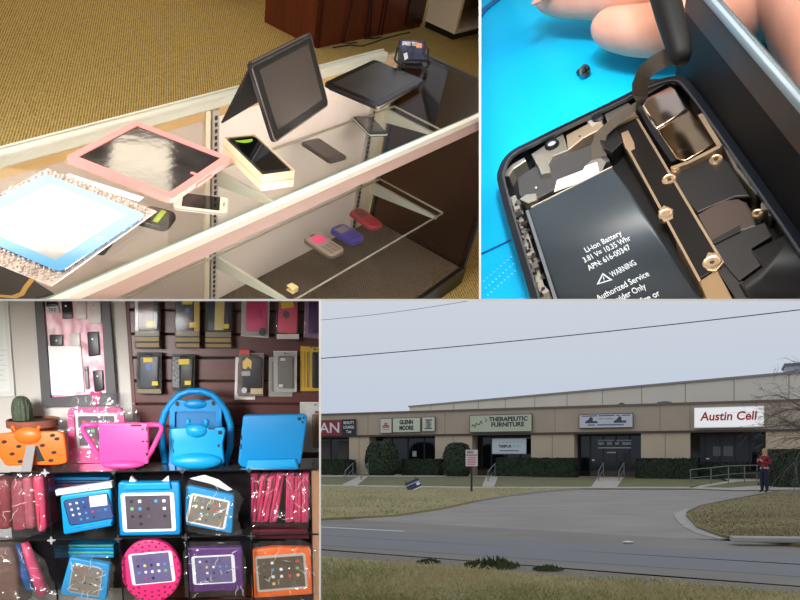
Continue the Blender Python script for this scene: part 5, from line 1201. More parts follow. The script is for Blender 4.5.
# ================================================================ outside: a low row of shops across a road under an overcast sky
NOW[0] = 4
SW = Frame((1, 0, 0), (0, 0, 1), (0, 0, 0))
def gp(u, v, z=0.0): return SW.hit(u, v, 2, z)
def gpoly(name, px, z, m, label=None, kind='structure', thick=.03, cat=None, group=None):
    g = G(); P = [tuple(gp(u, v, z)[:2]) for u, v in px]; g.prism(P, z - thick, z)
    bmesh.ops.recalc_face_normals(g.bm, faces=g.bm.faces[:])
    return obj(name, g, m, T=Matrix.Identity(4), kind=kind, label=label, cat=cat, group=group)
asph = M('asphalt', (132, 127, 121), 0.85, spec=.3, vary=(1.2, .5), col2=(146, 141, 135), bump=(40, .1), stretch=(.4, 1, 1))
lot = M('old_asphalt', (140, 134, 127), 0.9, vary=(.9, .6), col2=(164, 157, 148), bump=(25, .2), stretch=(.5, 1, 1))
conc = M('concrete', (188, 180, 168), 0.85, vary=(2, .6), col2=(166, 158, 146))
soil = M('dry_turf', (140, 132, 92), 0.95, vary=(1.3, .5), col2=(160, 140, 92), bump=(30, .5))
turf = M('green_turf', (92, 98, 62), 0.95, vary=(.8, .5), col2=(124, 118, 78), bump=(20, .6))
g = G(); g.poly([(-220, -20, -.10), (220, -20, -.10), (220, 260, -.10), (-220, 260, -.10)]); obj('ground', g, soil, T=Matrix.Identity(4), kind='structure')
# road, extended both ways past the view
def ext(a, b, k): return a + (b - a) * k
r0, r1 = gp(320, 518), gp(800, 545); q0, q1 = gp(320, 549), gp(800, 586)
g = G(); P = [ext(q0, q1, -5), ext(q0, q1, 7), ext(r0, r1, 7), ext(r0, r1, -4)]; g.poly([(p.x, p.y, 0) for p in P]); obj('road', g, asph, T=Matrix.Identity(4), kind='structure')
gpoly('parking_lot', [(470, 529), (330, 522), (395, 514), (440, 508), (480, 499), (520, 493), (560, 489.5), (600, 487.2), (690, 487.5), (760, 485), (1000, 488), (1000, 493), (775, 491), (735, 498), (700, 505), (683, 514), (688, 525), (720, 539), (600, 537)], -.004, lot)
g = G(); a, b = gp(250, 523.5, .004), gp(404, 531.2, .004); n = (b - a).normalized().cross(Vector((0, 0, 1))) * .06
g.poly([a - n, a + n, b + n, b - n]); obj('road_line', g, M('road_paint', (214, 214, 210), 0.7), T=Matrix.Identity(4), kind='structure')
for k, (dv, w_) in enumerate(((11, .5), (19, .6))):
    a, b = gp(200, 513.5 + dv, .003), gp(860, 550 + dv * 1.25, .003); n = (b - a).normalized().cross(Vector((0, 0, 1))) * w_
    g = G(); g.poly([a - n, a + n, b + n, b - n]); obj('tyre_track_strip', g, M('worn_asphalt', (128, 128, 130), 0.8), T=Matrix.Identity(4), kind='structure')
# gravel edge near
gpoly('gravel_strip', [(250, 545.5), (320, 550), (480, 562), (640, 575), (800, 587), (900, 594), (900, 603), (800, 594), (640, 582), (480, 569), (320, 556), (250, 551)], .012, M('gravel_grey', (158, 150, 138), 0.95, vary=(14, .7), col2=(112, 104, 92), bump=(60, .8)))
gpoly('verge', [(200, 551), (320, 556), (480, 569), (640, 582), (800, 594), (900, 602), (1100, 660), (1100, 900), (-200, 900), (-100, 560)], .02, M('verge_turf', (150, 140, 98), 0.95, vary=(2.2, .5), col2=(172, 158, 114), bump=(30, .6)))
# lawns
gl = [(200, 512), (250, 516), (320, 518.5), (395, 514.5), (440, 508), (480, 499.5), (510, 494.5), (545, 490.5), (586, 487.6), (560, 486.8), (480, 486.6), (420, 486.5), (320, 484.5), (200, 484)]
gpoly('lawn', gl, .05, M('lawn_dry', (134, 128, 86), 0.95, vary=(.35, .5), col2=(166, 150, 108), bump=(20, .6)), thick=.06)
grt = [(686, 514), (700, 506), (735, 499), (775, 492), (830, 489), (1000, 490), (1000, 560), (800, 544), (760, 539), (722, 535), (697, 526)]
gpoly('lawn', grt, .06, M('lawn_brown', (112, 98, 66), 0.95, vary=(.5, .5), col2=(140, 124, 84), bump=(20, .6)), thick=.07)
for px in ([(200, 476.6), (358, 476.6), (343, 484.6), (200, 484)], [(368, 476.6), (486, 476.8), (482, 486.2), (358, 485)], [(498, 476.8), (598, 477), (592, 486.6), (494, 486.4)], [(624, 477), (704, 477.4), (726, 481), (690, 486.6), (616, 486.6)]):
    gpoly('lawn', px, .04, turf, thick=.05)
gpoly('kerb', [(477, 500.5), (509, 495.4), (544, 491.3), (586, 488.2), (600, 487.2), (590, 486.8), (545, 489.6), (509, 493.3), (477, 498.3)], .04, M('kerb_grey', (164, 158, 150), 0.85, vary=(3, .7), col2=(132, 128, 120)), thick=.05)
gpoly('kerb', [(674, 514), (676, 519), (683, 526), (697, 533), (719, 538.5), (731, 537.5), (713, 533.5), (698, 526), (689, 519), (686, 512.5), (690, 508.5), (684, 509)], .015, M('pale_concrete', (186, 182, 176), 0.85, vary=(2, .7), col2=(152, 148, 142)), thick=.03)
gpoly('path', [(200, 475.2), (320, 475.3), (480, 475.5), (704, 476.2), (704, 477.2), (480, 476.6), (320, 476.5), (200, 476.5)], .05, conc)
gpoly('path', [(200, 484.2), (320, 484.6), (480, 486.6), (690, 486.8), (690, 488.2), (586, 488), (480, 488), (320, 486), (200, 485.6)], .06, conc)
for px in ([(358, 476.6), (368, 476.6), (357, 485.2), (342, 484.8)], [(486, 476.8), (498, 476.8), (494, 486.4), (482, 486.3)], [(598, 477), (624, 477), (617, 486.8), (591, 486.8)]):
    gpoly('path', px, .055, conc)
gpoly('path', [(690, 488.2), (700, 485.5), (730, 480.5), (720, 477.6), (800, 477), (800, 479.5), (766, 482), (770, 484), (820, 484), (820, 489), (735, 490)], .05, conc)
gpoly('lawn', [(702, 487), (738, 481.5), (763, 480.5), (764, 484.5), (730, 487.5)], .058, turf)

# ---- the shop building
D0 = 55.0; S4 = Frame((.899, -.438, 0), (0, 0, 1), Vector((0, D0, 0)))
def B(u, v, y=0.0): return S4.hit(u, v, 1, y)
zt_, zb_ = 4.98, 3.10
tanp = M('tan_stucco', (198, 180, 160), 0.85, vary=(.5, .4), col2=(188, 170, 150)); tanl = M('pale_stucco', (214, 194, 168), 0.85, vary=(.5, .4), col2=(206, 186, 160))
capm = M('dark_cap', (84, 72, 66), 0.6); wind = M('window_glass', (22, 24, 28), 0.08, spec=.5); framd = M('window_frame', (44, 38, 36), 0.5); recess = M('recess_dark', (44, 40, 38), 0.8)
xl, xr = B(250, 474).x, B(860, 474).x
bd = thing('shop_building', 'long low tan shop building with dark shopfront windows under a wide fascia', 'building', S4.at())
g = G(); g.box(xl, xr, 0, .6, zb_ + .12, zt_); x = xl
obj('fascia', g, tanp, bd)
for u in (368, 445, 555, 660, 690, 780):
    x = B(u, 425).x; g = G(); g.box(x - .02, x + .02, -.006, 0, zb_ + .12, zt_); obj('panel_joint', g, M('joint_tan', (150, 130, 110), 0.9), bd)
g = G(); g.box(xl, xr, -.10, .7, zt_, zt_ + .14); obj('fascia_cap', g, M('cap_brown', (120, 108, 98), 0.6), bd)
g = G(); g.box(xl, xr, -.12, 2.4, zb_, zb_ + .14); obj('soffit_band', g, capm, bd)
g = G(); g.box(xl, xr, .6, 2.6, zt_ - .3, zt_ - .1); obj('roof', g, M('roof_grey', (150, 146, 140), 0.9), bd)
g = G(); g.box(xl, xr, 2.2, 2.4, 0, zb_); obj('back_wall', g, recess, bd)
piers = [(349, 369), (435, 472), (531, 574), (641, 690), (766, 900)]
for a, b in piers:
    xa, xb = B(a, 460).x, B(b, 460).x; g = G(); g.box(xa, xb, 0.02, 2.3, 0, zb_); obj('pier', g, tanl, bd)
    g = G(); g.box((xa + xb) / 2 - .02, (xa + xb) / 2 + .02, .014, .02, 0, zb_); obj('panel_joint', g, M('joint_tan', (150, 130, 110), 0.9), bd)
opens = [(250, 349), (369, 435), (472, 531), (574, 641), (690, 766)]
for k, (a, b) in enumerate(opens):
    xa, xb = B(a, 460).x, B(b, 460).x; n_ = (4, 4, 4, 5, 5)[k]
    for i in range(n_):
        x0, x1_ = xa + (xb - xa) * i / n_, xa + (xb - xa) * (i + 1) / n_; low = .12 if (k, i) in ((1, 1), (2, 1), (3, 0), (4, 0)) else .55
        g = G(); g.box(x0 + .05, x1_ - .05, 1.30, 1.34, low, zb_ - .15); w_ = obj('window' if low > .2 else 'glass_door', g, wind, bd)
        g = G(); g.ring([(x0, low - .1), (x1_, low - .1), (x1_, zb_), (x0, zb_)], [(x0 + .06, low), (x1_ - .06, low), (x1_ - .06, zb_ - .15), (x0 + .06, zb_ - .15)], 0, .08, T=XZ(0, 1.34, 0)); obj('frame', g, framd, w_)
    g = G(); g.box(xa, xb, 1.26, 1.5, 0, .12); g.box(xa, xb, 1.3, 1.5, .12, .45); obj('window_sill', g, M('sill_brown', (88, 76, 66), 0.8), bd)
# things behind the glass
m_cur = M('blind_grey', (88, 84, 84), 0.8); m_pa = M('poster_pale', (206, 204, 200), 0.6); m_pd = M('poster_dim', (108, 110, 116), 0.6)
def pane_mark(name, px, m, y=1.27, parent=bd):
    P = [B(u, v, y) for u, v in px]; g = G(); g.prism([(p.x, p.z) for p in P], 0, .012, T=XZ(0, y, 0)); return obj(name, g, m, parent)
pane_mark('window_poster', rq := [(412.5, 451), (416.5, 451), (416.5, 456.5), (412.5, 456.5)], m_pa)
pane_mark('window_poster', [(713, 446.5), (720.5, 446.5), (720.5, 456), (713, 456)], m_pd); pane_mark('window_poster', [(723.5, 446), (733, 446), (733, 456), (723.5, 456)], m_pd)
pane_mark('window_blind', [(700, 434), (752, 433), (752, 462), (700, 462)], M('blind_blue', (50, 54, 62), 0.5), 1.285)
pane_mark('window_blind', [(322, 441), (330, 441), (330, 459), (322, 459)], m_cur, 1.285); pane_mark('window_blind', [(338, 441), (348, 441), (348, 459), (338, 459)], m_cur, 1.285)
pane_mark('door_notice', [(706, 458), (709.5, 458), (709.5, 459.3), (706, 459.3)], M('notice_white', (240, 240, 240), 0.6))
pane_mark('door_notice', [(592, 459.5), (594.5, 459.5), (594.5, 461), (592, 461)], M('notice_white', (240, 240, 240), 0.6))
letm = M('lettering_white', (196, 198, 204), 0.6)
for v, segs in ((440.4, ((598, 614), (616, 631.5))), (442.8, ((598, 604), (607, 612), (615, 619), (622, 631))), (444.2, ((598.5, 604), (607, 612), (615.5, 619), (622.5, 631))), (447.8, ((598, 631),)), (452.5, ((607, 616),))):
    for a, b in segs: pane_mark('door_lettering', [(a, v - .55), (b, v - .6), (b, v + .5), (a, v + .55)], letm)
# taller block behind
zr_ = 7.2
pl_, pr_ = Vector(((409.5 - 400) / F * 80, 80, 0)), Vector(((789 - 400) / F * 47.3, 47.3, 0))
dd = (pr_ - pl_).normalized(); T5 = Matrix.Translation(pl_) @ Matrix((dd, Vector((0, 0, 1)).cross(dd), Vector((0, 0, 1)))).transposed().to_4x4(); Ln = (pr_ - pl_).length
rb = thing('rear_block', 'taller pale panelled block rising behind the tan shop fascia', 'building', T5)
palew = M('pale_panel', (240, 232, 216), 0.85, vary=(.3, .4), col2=(232, 224, 206))
g = G(); g.box(0, Ln + 3, 0, 12, 4.4 if False else 0, zr_); obj('wall', g, palew, rb)
g = G(); g.box(-.1, Ln + 3, -.12, 12.1, zr_, zr_ + .16); obj('parapet_cap', g, M('cap_grey', (156, 152, 148), 0.6), rb)
for k in range(1, 12):
    g = G(); g.box(Ln * k / 11 - .03, Ln * k / 11 + .03, -.02, 0, 4, zr_); obj('panel_joint', g, M('joint_grey', (170, 164, 150), 0.9), rb)
p = Vector(((792 - 400) / F * 50, 50, 0))
t = thing('rooftop_unit', 'grey box rising above the roof at the right end behind the bare branches', 'rooftop unit', Matrix.Translation(p) @ Matrix.Rotation(-.45, 4, 'Z'))
g = G(); g.box(-.4, 5, 0, 3, zr_ + .17, 8.15); obj('housing', g, M('unit_grey', (176, 182, 190), 0.5), t)
g = G(); g.box(-.5, 5.1, -.1, 3.1, 8.15, 8.32); obj('lid', g, M('unit_dark', (120, 120, 124), 0.5), t)
for u, v, nm, lb, sz in ((664, 402, 'roof_vent', 'small dark roof vent on the fascia above the pale hedge gap', .5), (621, 403.5, 'roof_vent', 'tiny dark vent on the roof edge above the two-house sign', .22)):
    q = B(u, v + 1, .9); t = thing(nm, lb, 'roof vent', S4.at((q.x, 1.2, zt_ - .1)))
    g = G(); g.lathe([(sz * .7, 0), (sz * .7, .22), (sz * 1.15, .26), (sz * .9, .40), (sz * .2, .46)], 12); obj('cowl', g, M('vent_dark', (84, 80, 78), 0.5), t)

# ---- signs on the fascia
def sign(name, label, q, y=-.22, face=(230, 230, 226), rim=(70, 66, 62), cat='sign', thick=.2, face_glow=0.0):
    P = [B(u, v, y) for u, v in q]; thick = min(thick, .09); xs_ = [p.x for p in P]; zs_ = [p.z for p in P]
    xa, xb, za, zb2 = (xs_[0] + xs_[3]) / 2, (xs_[1] + xs_[2]) / 2, (zs_[2] + zs_[3]) / 2, (zs_[0] + zs_[1]) / 2
    t = thing(name, label, cat, S4.at(((xa + xb) / 2, y, za))); w_, h_ = xb - xa, zb2 - za
    g = G(); g.box(-w_ / 2 - .045, w_ / 2 + .045, .002, thick, -.05, h_ + .05); obj('cabinet', g, M('sign_rim_%d' % rim[0], rim, 0.5), t)
    g = G(); g.box(-w_ / 2, w_ / 2, -.012, .01, 0, h_); obj('face', g, M('sign_face_%d_%d_%d' % face, face, 0.4, emit=face_glow), t)
    return t, w_, h_
def stext(t, txt, x, z, size, m, width=None, name='lettering', bold=.0, shear=0.0, y=-.016):
    g = G(); g.text(txt, size, T=XZ(x, y, z), width=width, bold=bold, shear=shear, depth=.004); return obj(name, g, m, t)
def strokes(t, segs, z, h, m, name='small_print'):
    g = G()
    for a, b in segs: g.box(a, b, -.020, -.012, z - h / 2, z + h / 2)
    return obj(name, g, m, t)
wtx = M('sign_white', (238, 236, 238), 0.5); dtx = M('sign_ink', (38, 44, 44), 0.5)
t, w_, h_ = sign('shop_sign', 'maroon shop sign with big white letters at the left end of the fascia', [(309, 421.2), (341.6, 420.4), (341.6, 435), (309, 436)], face=(146, 40, 60))
stext(t, 'TAN', 0.05, h_ * .48, h_ * .98, wtx, width=w_ * .86, bold=.01)
t, w_, h_ = sign('shop_sign', 'dark navy sign panel with three short white lines beside the maroon sign', [(342.6, 420), (355, 419.6), (355, 434.6), (342.6, 435)], face=(32, 38, 50))
for z, tx in ((.80, 'BEAUTY'), (.50, 'LOUNGE'), (.2, 'Tub')): stext(t, tx, 0, h_ * z, h_ * .26, wtx, width=w_ * (.86 if z > .3 else .42), bold=.02)
ivory = (226, 222, 204)
t, w_, h_ = sign('shop_sign', 'small ivory sign panel with a red three-oval mark left of the name sign', [(380.5, 419.2), (391.5, 418.8), (391.5, 432.4), (380.5, 433)], face=ivory, rim=(120, 106, 92))
g = G()
for x, z in ((0, .62), (-.16, .44), (.16, .44)): g.ring(circ(w_ * .15, 16, x * w_, z * h_, ry=h_ * .11), circ(w_ * .07, 16, x * w_, z * h_, ry=h_ * .04), .012, .018, T=XZ())
obj('red_mark', g, M('mark_red', (176, 40, 44), 0.5), t)
strokes(t, [(-w_ * .3, w_ * .3)], h_ * .22, .05, M('mark_pink', (190, 120, 110), 0.6))
t, w_, h_ = sign('shop_sign', 'ivory sign reading a two-line name in black capitals', [(393, 418.8), (420, 417.6), (420, 431.4), (393, 432.4)], face=(222, 226, 202), rim=(120, 106, 92))
stext(t, 'GLENN', .0, h_ * .70, h_ * .42, dtx, width=w_ * .50, bold=.05); stext(t, 'MOORE', 0, h_ * .28, h_ * .42, dtx, width=w_ * .52, bold=.05)
t, w_, h_ = sign('shop_sign', 'small ivory sign panel with a green printed emblem right of the name sign', [(422.5, 417.6), (434.5, 417), (434.5, 430.8), (422.5, 431.2)], face=ivory, rim=(120, 106, 92))
gr = M('sign_green', (70, 104, 84), 0.6)
for z, a, b in ((.80, -.28, .30), (.62, -.16, .12), (.50, -.10, .16), (.38, -.14, .14), (.2, -.32, .30)): strokes(t, [(a * w_, b * w_)], h_ * z, h_ * .09, gr)
g = G(); g.ring(circ(w_ * .26, 16, 0, h_ * .5), circ(w_ * .22, 16, 0, h_ * .5), .012, .018, T=XZ()); obj('emblem_ring', g, gr, t)
t, w_, h_ = sign('shop_sign', 'wide pale green furniture sign with two lines of dark capitals', [(470, 416), (531.5, 414), (531.5, 431), (470, 432)], face=(206, 212, 186), rim=(72, 74, 62))
stext(t, 'THERAPEUTIC', w_ * .13, h_ * .74, h_ * .36, dtx, width=w_ * .62, bold=.035); stext(t, 'FURNITURE', w_ * .12, h_ * .41, h_ * .36, dtx, width=w_ * .53, bold=.035)
g = G(); g.tube([(-w_ * .47 + w_ * .026 * k, -.02, h_ * (.34 + .035 * k + .12 * math.sin(k * 2.4))) for k in range(8)], .035, 5); obj('script_stroke', g, M('script_red', (120, 60, 60), 0.6), t)
stext(t, "'s", -w_ * .245, h_ * .72, h_ * .4, M('script_red', (120, 60, 60), 0.6), shear=.3)
t, w_, h_ = sign('hanging_banner', 'white banner hung in the shop window below the pale green furniture sign', [(492.5, 439.4), (526, 438.6), (525.6, 452.6), (492.5, 454)], y=.35, face=(226, 236, 240), rim=(200, 206, 210), cat='banner', thick=.03)
stext(t, 'TEMPUR', -w_ * .12, h_ * .48, h_ * .27, M('banner_ink', (52, 62, 70), 0.6), width=w_ * .40, bold=.03); stext(t, 'PEDIC', w_ * .24, h_ * .48, h_ * .25, M('banner_teal', (150, 206, 210), 0.6), width=w_ * .27)
strokes(t, [(-w_ * .30 + w_ * .11 * k, -w_ * .26 + w_ * .11 * k) for k in range(7)], h_ * .76, h_ * .04, M('banner_grey', (130, 150, 158), 0.6)); strokes(t, [(-w_ * .28, w_ * .30)], h_ * .18, h_ * .07, M('banner_slate', (96, 112, 120), 0.6))
g = G(); zz = B(509, 437.6, .35).z
for sx in (-1, 1):
    P = [(sx * w_ * .46, .0, h_), (sx * w_ * .46, .0, h_ + .10)]; g.tube(P, .015, 5)
obj('banner_cord', g, framd, t)
t, w_, h_ = sign('shop_sign', 'white shop sign with two small dark houses and lines of script', [(579.5, 415.2), (632.5, 413.4), (632.5, 426.6), (579.5, 428.2)], face=(216, 218, 228), rim=(66, 62, 60))
hou = M('house_slate', (72, 80, 92), 0.6)
for sx in (-.27, .27):
    g = G(); x = sx * w_; g.prism([(x - .42, h_ * .34), (x + .42, h_ * .34), (x + .42, h_ * .5), (x + .1, h_ * .5), (x + .1, h_ * .76), (x - .06, h_ * .84), (x - .2, h_ * .62), (x - .42, h_ * .46)], .012, .018, T=XZ()); obj('house_mark', g, hou, t)
strokes(t, [(-w_ * .46, -w_ * .16), (-w_ * .13, w_ * .17), (w_ * .2, w_ * .27), (w_ * .30, w_ * .46)], h_ * .90, h_ * .07, hou)
strokes(t, [(-w_ * .14, -w_ * .04), (-.02 * w_, w_ * .14)], h_ * .66, h_ * .06, M('script_lilac', (150, 154, 172), 0.6))
strokes(t, [(-w_ * .34, -w_ * .20), (-w_ * .16, w_ * .34)], h_ * .20, h_ * .10, M('script_lilac2', (120, 126, 146), 0.6))
t, w_, h_ = sign('shop_sign', 'bright white overlay sign with bold red slanted lettering at the right end', [(694.6, 408), (763.6, 406.6), (763.6, 426.4), (694.6, 427.4)], y=-.34, face=(254, 254, 254), rim=(236, 236, 236), face_glow=.38)  # overlay name box; emission added so its white face reads bright
stext(t, 'Austin Cell', -.02, h_ * .54, h_ * .62, M('sign_red', (206, 22, 36), 0.5), width=w_ * .83, bold=.022, shear=.12)

# ---- planting
leafd = M('leaf_dark', (48, 62, 40), 0.75, vary=(3, .7), col2=(36, 48, 34)); leafm = M('leaf_mid', (58, 72, 46), 0.75, vary=(3, .7), col2=(40, 54, 36)); bark = M('bark', (92, 82, 74), 0.9)
def leaves(g, pts, size, rnd):
    for p, nrm in pts:
        d = Vector((rnd.uniform(-1, 1), rnd.uniform(-1, 1), rnd.uniform(-1, 1))); u = nrm.cross(d)
        if u.length < .1: continue
        u.normalize(); w_ = (nrm * rnd.uniform(-.6, .6) + nrm.cross(u)).normalized(); s_ = size * rnd.uniform(.6, 1.3)
        g.poly([p - u * s_ * .5, p + w_ * s_ * .6 + nrm * s_ * .2, p + u * s_ * .5, p - w_ * s_ * .6])
def hedge(label, ua, ub, vt, vb, y0, dep, seed, name='hedge', n=2600, size=.13, T=None, box=None):
    rnd = random.Random(seed)
    if box is None:
        xa, xb = B(ua, vb, y0).x, B(ub, vb, y0).x; z = B((ua + ub) / 2, vt, y0).z; T = S4.at(((xa + xb) / 2, y0, 0)); w_ = xb - xa
    else: w_, dep, z = box
    t = thing(name, label, 'hedge', T)
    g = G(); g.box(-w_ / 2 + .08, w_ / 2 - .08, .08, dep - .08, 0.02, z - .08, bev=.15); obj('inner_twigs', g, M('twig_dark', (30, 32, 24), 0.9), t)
    pts = []
    for k in range(n):
        f = rnd.random(); a, b = rnd.uniform(-w_ / 2, w_ / 2), rnd.uniform(.03, z)
        if f < .55: p, nr = Vector((a, .05 + rnd.uniform(-.06, .06), b)), Vector((0, -1, 0))
        elif f < .80: p, nr = Vector((a, rnd.uniform(0, dep), z - .04 + rnd.uniform(-.05, .06))), Vector((0, 0, 1))
        else:
            sx = rnd.choice((-1, 1)); p, nr = Vector((sx * (w_ / 2 - .04 + rnd.uniform(-.05, .05)), rnd.uniform(0, dep), b)), Vector((sx, 0, 0))
        pts.append((p, nr))
    g = G(); leaves(g, pts, size, rnd); obj('foliage', g, leafd, t); return t
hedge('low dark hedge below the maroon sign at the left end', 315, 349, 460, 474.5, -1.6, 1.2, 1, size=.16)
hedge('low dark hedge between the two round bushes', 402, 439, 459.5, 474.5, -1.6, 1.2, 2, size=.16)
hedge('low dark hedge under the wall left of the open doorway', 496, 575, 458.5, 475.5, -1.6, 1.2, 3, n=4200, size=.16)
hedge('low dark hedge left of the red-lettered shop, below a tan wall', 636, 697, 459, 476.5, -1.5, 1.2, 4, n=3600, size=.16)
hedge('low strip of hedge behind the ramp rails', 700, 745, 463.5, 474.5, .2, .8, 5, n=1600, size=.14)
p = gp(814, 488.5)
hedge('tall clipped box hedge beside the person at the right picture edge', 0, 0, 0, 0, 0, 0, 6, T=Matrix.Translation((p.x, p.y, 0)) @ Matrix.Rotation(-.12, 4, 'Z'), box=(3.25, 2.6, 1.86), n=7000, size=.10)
def bush(label, u, half, vt, vb, y, seed):
    q = B(u, vb, y); r_ = (B(u + half, vb, y).x - B(u - half, vb, y).x) / 2; z = B(u, vt, y).z; rnd = random.Random(seed)
    t = thing('round_bush', label, 'bush', S4.at((q.x, y, 0)), 'clipped round bushes')
    g = G(); g.tube([(0, 0, 0), (0, .02, z * .4)], .10, 8); obj('stem', g, bark, t)
    g = G(); pts = []
    def surf(th, a): rr_ = r_ * math.cos(th) ** .55 if th >= 0 else r_ * (1 - .18 * (th / -1.2) ** 2 * 2); return Vector((rr_ * math.cos(a), rr_ * math.sin(a), z * .42 + (z * .58 * math.sin(th) if th > 0 else z * .42 * th / 1.2)))
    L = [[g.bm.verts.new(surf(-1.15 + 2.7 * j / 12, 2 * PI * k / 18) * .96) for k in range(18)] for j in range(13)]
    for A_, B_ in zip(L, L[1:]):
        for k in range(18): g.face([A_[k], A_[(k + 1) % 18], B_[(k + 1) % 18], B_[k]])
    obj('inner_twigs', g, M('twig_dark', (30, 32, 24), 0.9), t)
    for k in range(3800):
        th, a = rnd.uniform(-1.15, 1.5), rnd.uniform(0, 2 * PI); p_ = surf(th, a); nr = Vector((math.cos(a) * math.cos(max(th, 0)), math.sin(a) * math.cos(max(th, 0)), math.sin(max(th, 0)))); pts.append((p_ + nr * rnd.uniform(-.04, .05), nr))
    g = G(); leaves(g, pts, .17, rnd); obj('foliage', g, leafm, t)
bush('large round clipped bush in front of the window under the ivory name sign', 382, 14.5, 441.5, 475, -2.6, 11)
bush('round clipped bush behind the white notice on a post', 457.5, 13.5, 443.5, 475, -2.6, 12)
# bare tree at the right
p = Vector(((860 - 400) / F * 26, 26, 0)); rnd = random.Random(23)
t = thing('bare_tree', 'leafless tree with thin branches reaching in from the right picture edge', 'tree', Matrix.Translation(p))
g = G(); g.tube([(0, 0, 0), (.05, 0, 1.2), (-.05, .05, 2.4)], [.20, .15, .13], 10); obj('trunk', g, bark, t, smooth=True)
g = G()
def twig(a, d, L_, r_, lv):
    P = [a]; c = a.copy(); dd_ = d.normalized()
    for k in range(5):
        dd_ = (dd_ + Vector((rnd.uniform(-.22, .22), rnd.uniform(-.22, .22), rnd.uniform(-.16, .14) - .02 * lv))).normalized(); c = c + dd_ * L_ / 5; P.append(c.copy())
    g.tube(P, [max(.004, r_ * (1 - .16 * k)) for k in range(6)], 5 if lv < 2 else 3)
    if lv < 4:
        for k in range(3 if lv else 4):
            i = rnd.choice((2, 3, 4, 5)); ax = (P[i] - P[i - 1]).normalized(); side = Vector((rnd.uniform(-1, 1), rnd.uniform(-.6, .6), rnd.uniform(-.7, .8)))
            twig(P[i], ax + side * .75, L_ * rnd.uniform(.5, .72), max(.006, r_ * .5), lv + 1)
for d in ((-1.0, .1, .75), (-1.0, 0, .5), (-.6, -.1, .9), (-.9, -.3, .15), (-.55, .1, 1.0), (-1.0, .3, .30), (.5, .3, .9), (.8, -.3, .6), (-1.0, 0, -.02)): twig(Vector((-.05, .05, rnd.uniform(1.9, 2.4))), Vector(d), 2.15, .055, 0)
obj('branches', g, M('bark_grey', (104, 96, 94), 0.9), t)

# ---- rails, signs on posts
railm = M('rail_grey', (128, 134, 138), 0.45, 0.5)
def rail(label, pts, vb, hgt=None, group='handrails by the steps'):
    """posts on the ground at pixels pts; the rail runs between their tops"""
    P = [gp(u, v) for u, v in pts]; t = thing('handrail', label, 'handrail', Matrix.Translation(P[0]), group)
    H_ = hgt or [1.0] * len(P); tops = [p - P[0] + Vector((0, 0, h)) for p, h in zip(P, H_)]
    for p, h in zip(P, H_): g = G(); g.tube([p - P[0], p - P[0] + Vector((0, 0, h))], .03, 6); obj('post', g, railm, t)
    g = G(); g.tube(tops, .03, 6); obj('top_rail', g, railm, t)
    g = G(); g.tube([q - Vector((0, 0, .45)) for q in tops], .022, 6); obj('lower_rail', g, railm, t)
rail('grey handrail on the left of the steps under the maroon sign', [(345, 481), (353, 476.6)], 0, (.62, 1.0)); rail('grey handrail on the right of the steps under the maroon sign', [(361, 481), (368, 476.6)], 0, (.62, 1.0))
rail('grey handrail left of the low hedge by the white banner', [(488, 482.5), (495, 477.6)], 0, (.62, 1.0)); rail('grey handrail on the left of the steps to the open doorway', [(598.5, 481.6), (603.5, 478.9)], 0, (.62, 1.1)); rail('grey handrail on the right of the steps to the open doorway', [(619, 481.9), (624, 479.1)], 0, (.62, 1.1))
rail('long grey rail along the ramp behind the person', [(690.5, 484.5), (711, 485.2), (728.5, 484.2), (744.5, 483), (757, 482.4), (772, 482)], 0, (.80, .92, 1.0, 1.0, 1.0, 1.0), None)
b0 = gp(471.5, 492.5); pxm = F / b0.y
t = thing('notice_sign', 'white notice with faint red print on a dark post in the lawn', 'sign', Matrix.Translation(b0))
hz = lambda v: (492.5 - v) / pxm
g = G(); g.tube([(0, 0, 0), (0, 0, hz(452))], .045, 8); obj('post', g, M('post_rust', (62, 50, 46), 0.7), t)
ww = 12 / pxm
g = G(); g.box(-ww / 2, ww / 2, -.075, -.05, hz(466.3), hz(449.8), bev=.01); obj('panel', g, M('notice_pinkish', (232, 212, 216), 0.5), t)
g = G(); g.text('NO', .17, T=XZ(-.05, -.077, hz(452.3)), bold=.03, depth=.002); obj('lettering', g, dtx, t)
g = G(); g.box(-ww * .46, ww * .46, -.078, -.074, hz(455.6), hz(454.6)); obj('red_line', g, M('notice_red', (176, 70, 84), 0.6), t)
for k in range(4):
    g = G(); z = hz(457.6 + k * 2.2); g.box(-ww * .36, ww * (.36 - .06 * (k % 2)), -.078, -.074, z - .03, z + .03); obj('print_line', g, M('notice_rose', (206, 150, 160), 0.6), t)
# fallen sign
c = gp(416, 491); k = c.y / F
t = thing('fallen_sign', 'dark blue and white sign board lying tilted on the lawn', 'sign', Matrix.Translation((c.x, c.y, .05)) @ Matrix.Rotation(.42, 4, 'Y') @ Matrix.Rotation(0, 4, 'Z') @ Matrix.Rotation(-.35, 4, 'X') @ Matrix.Rotation(-.85, 4, 'Y'))
W_, H_ = 15 * k, 10.5 * k
g = G(); g.box(-W_ / 2, W_ / 2, 0, .03, 0.02, H_); obj('board', g, M('board_navy', (40, 52, 76), 0.4), t)
g = G(); g.box(-W_ / 2, W_ / 2, -.004, 0, .02, H_ * .14); g.box(W_ * .2, W_ * .46, -.004, 0, H_ * .35, H_ * .62); obj('white_band', g, M('board_white', (232, 234, 238), 0.5), t)
g = G(); g.box(-W_ * .5, W_ * .5, -.006, 0, H_ * .66, H_ * .74); obj('pale_stripe', g, M('board_pale', (170, 184, 200), 0.5), t)
for sx in (-1, 1):
    g = G(); g.tube([(sx * W_ * .36, .04, H_ * .75), (sx * W_ * .36, .045, H_ * 1.28)], .018, 5); obj('stake', g, M('stake_dark', (52, 50, 52), 0.6), t)
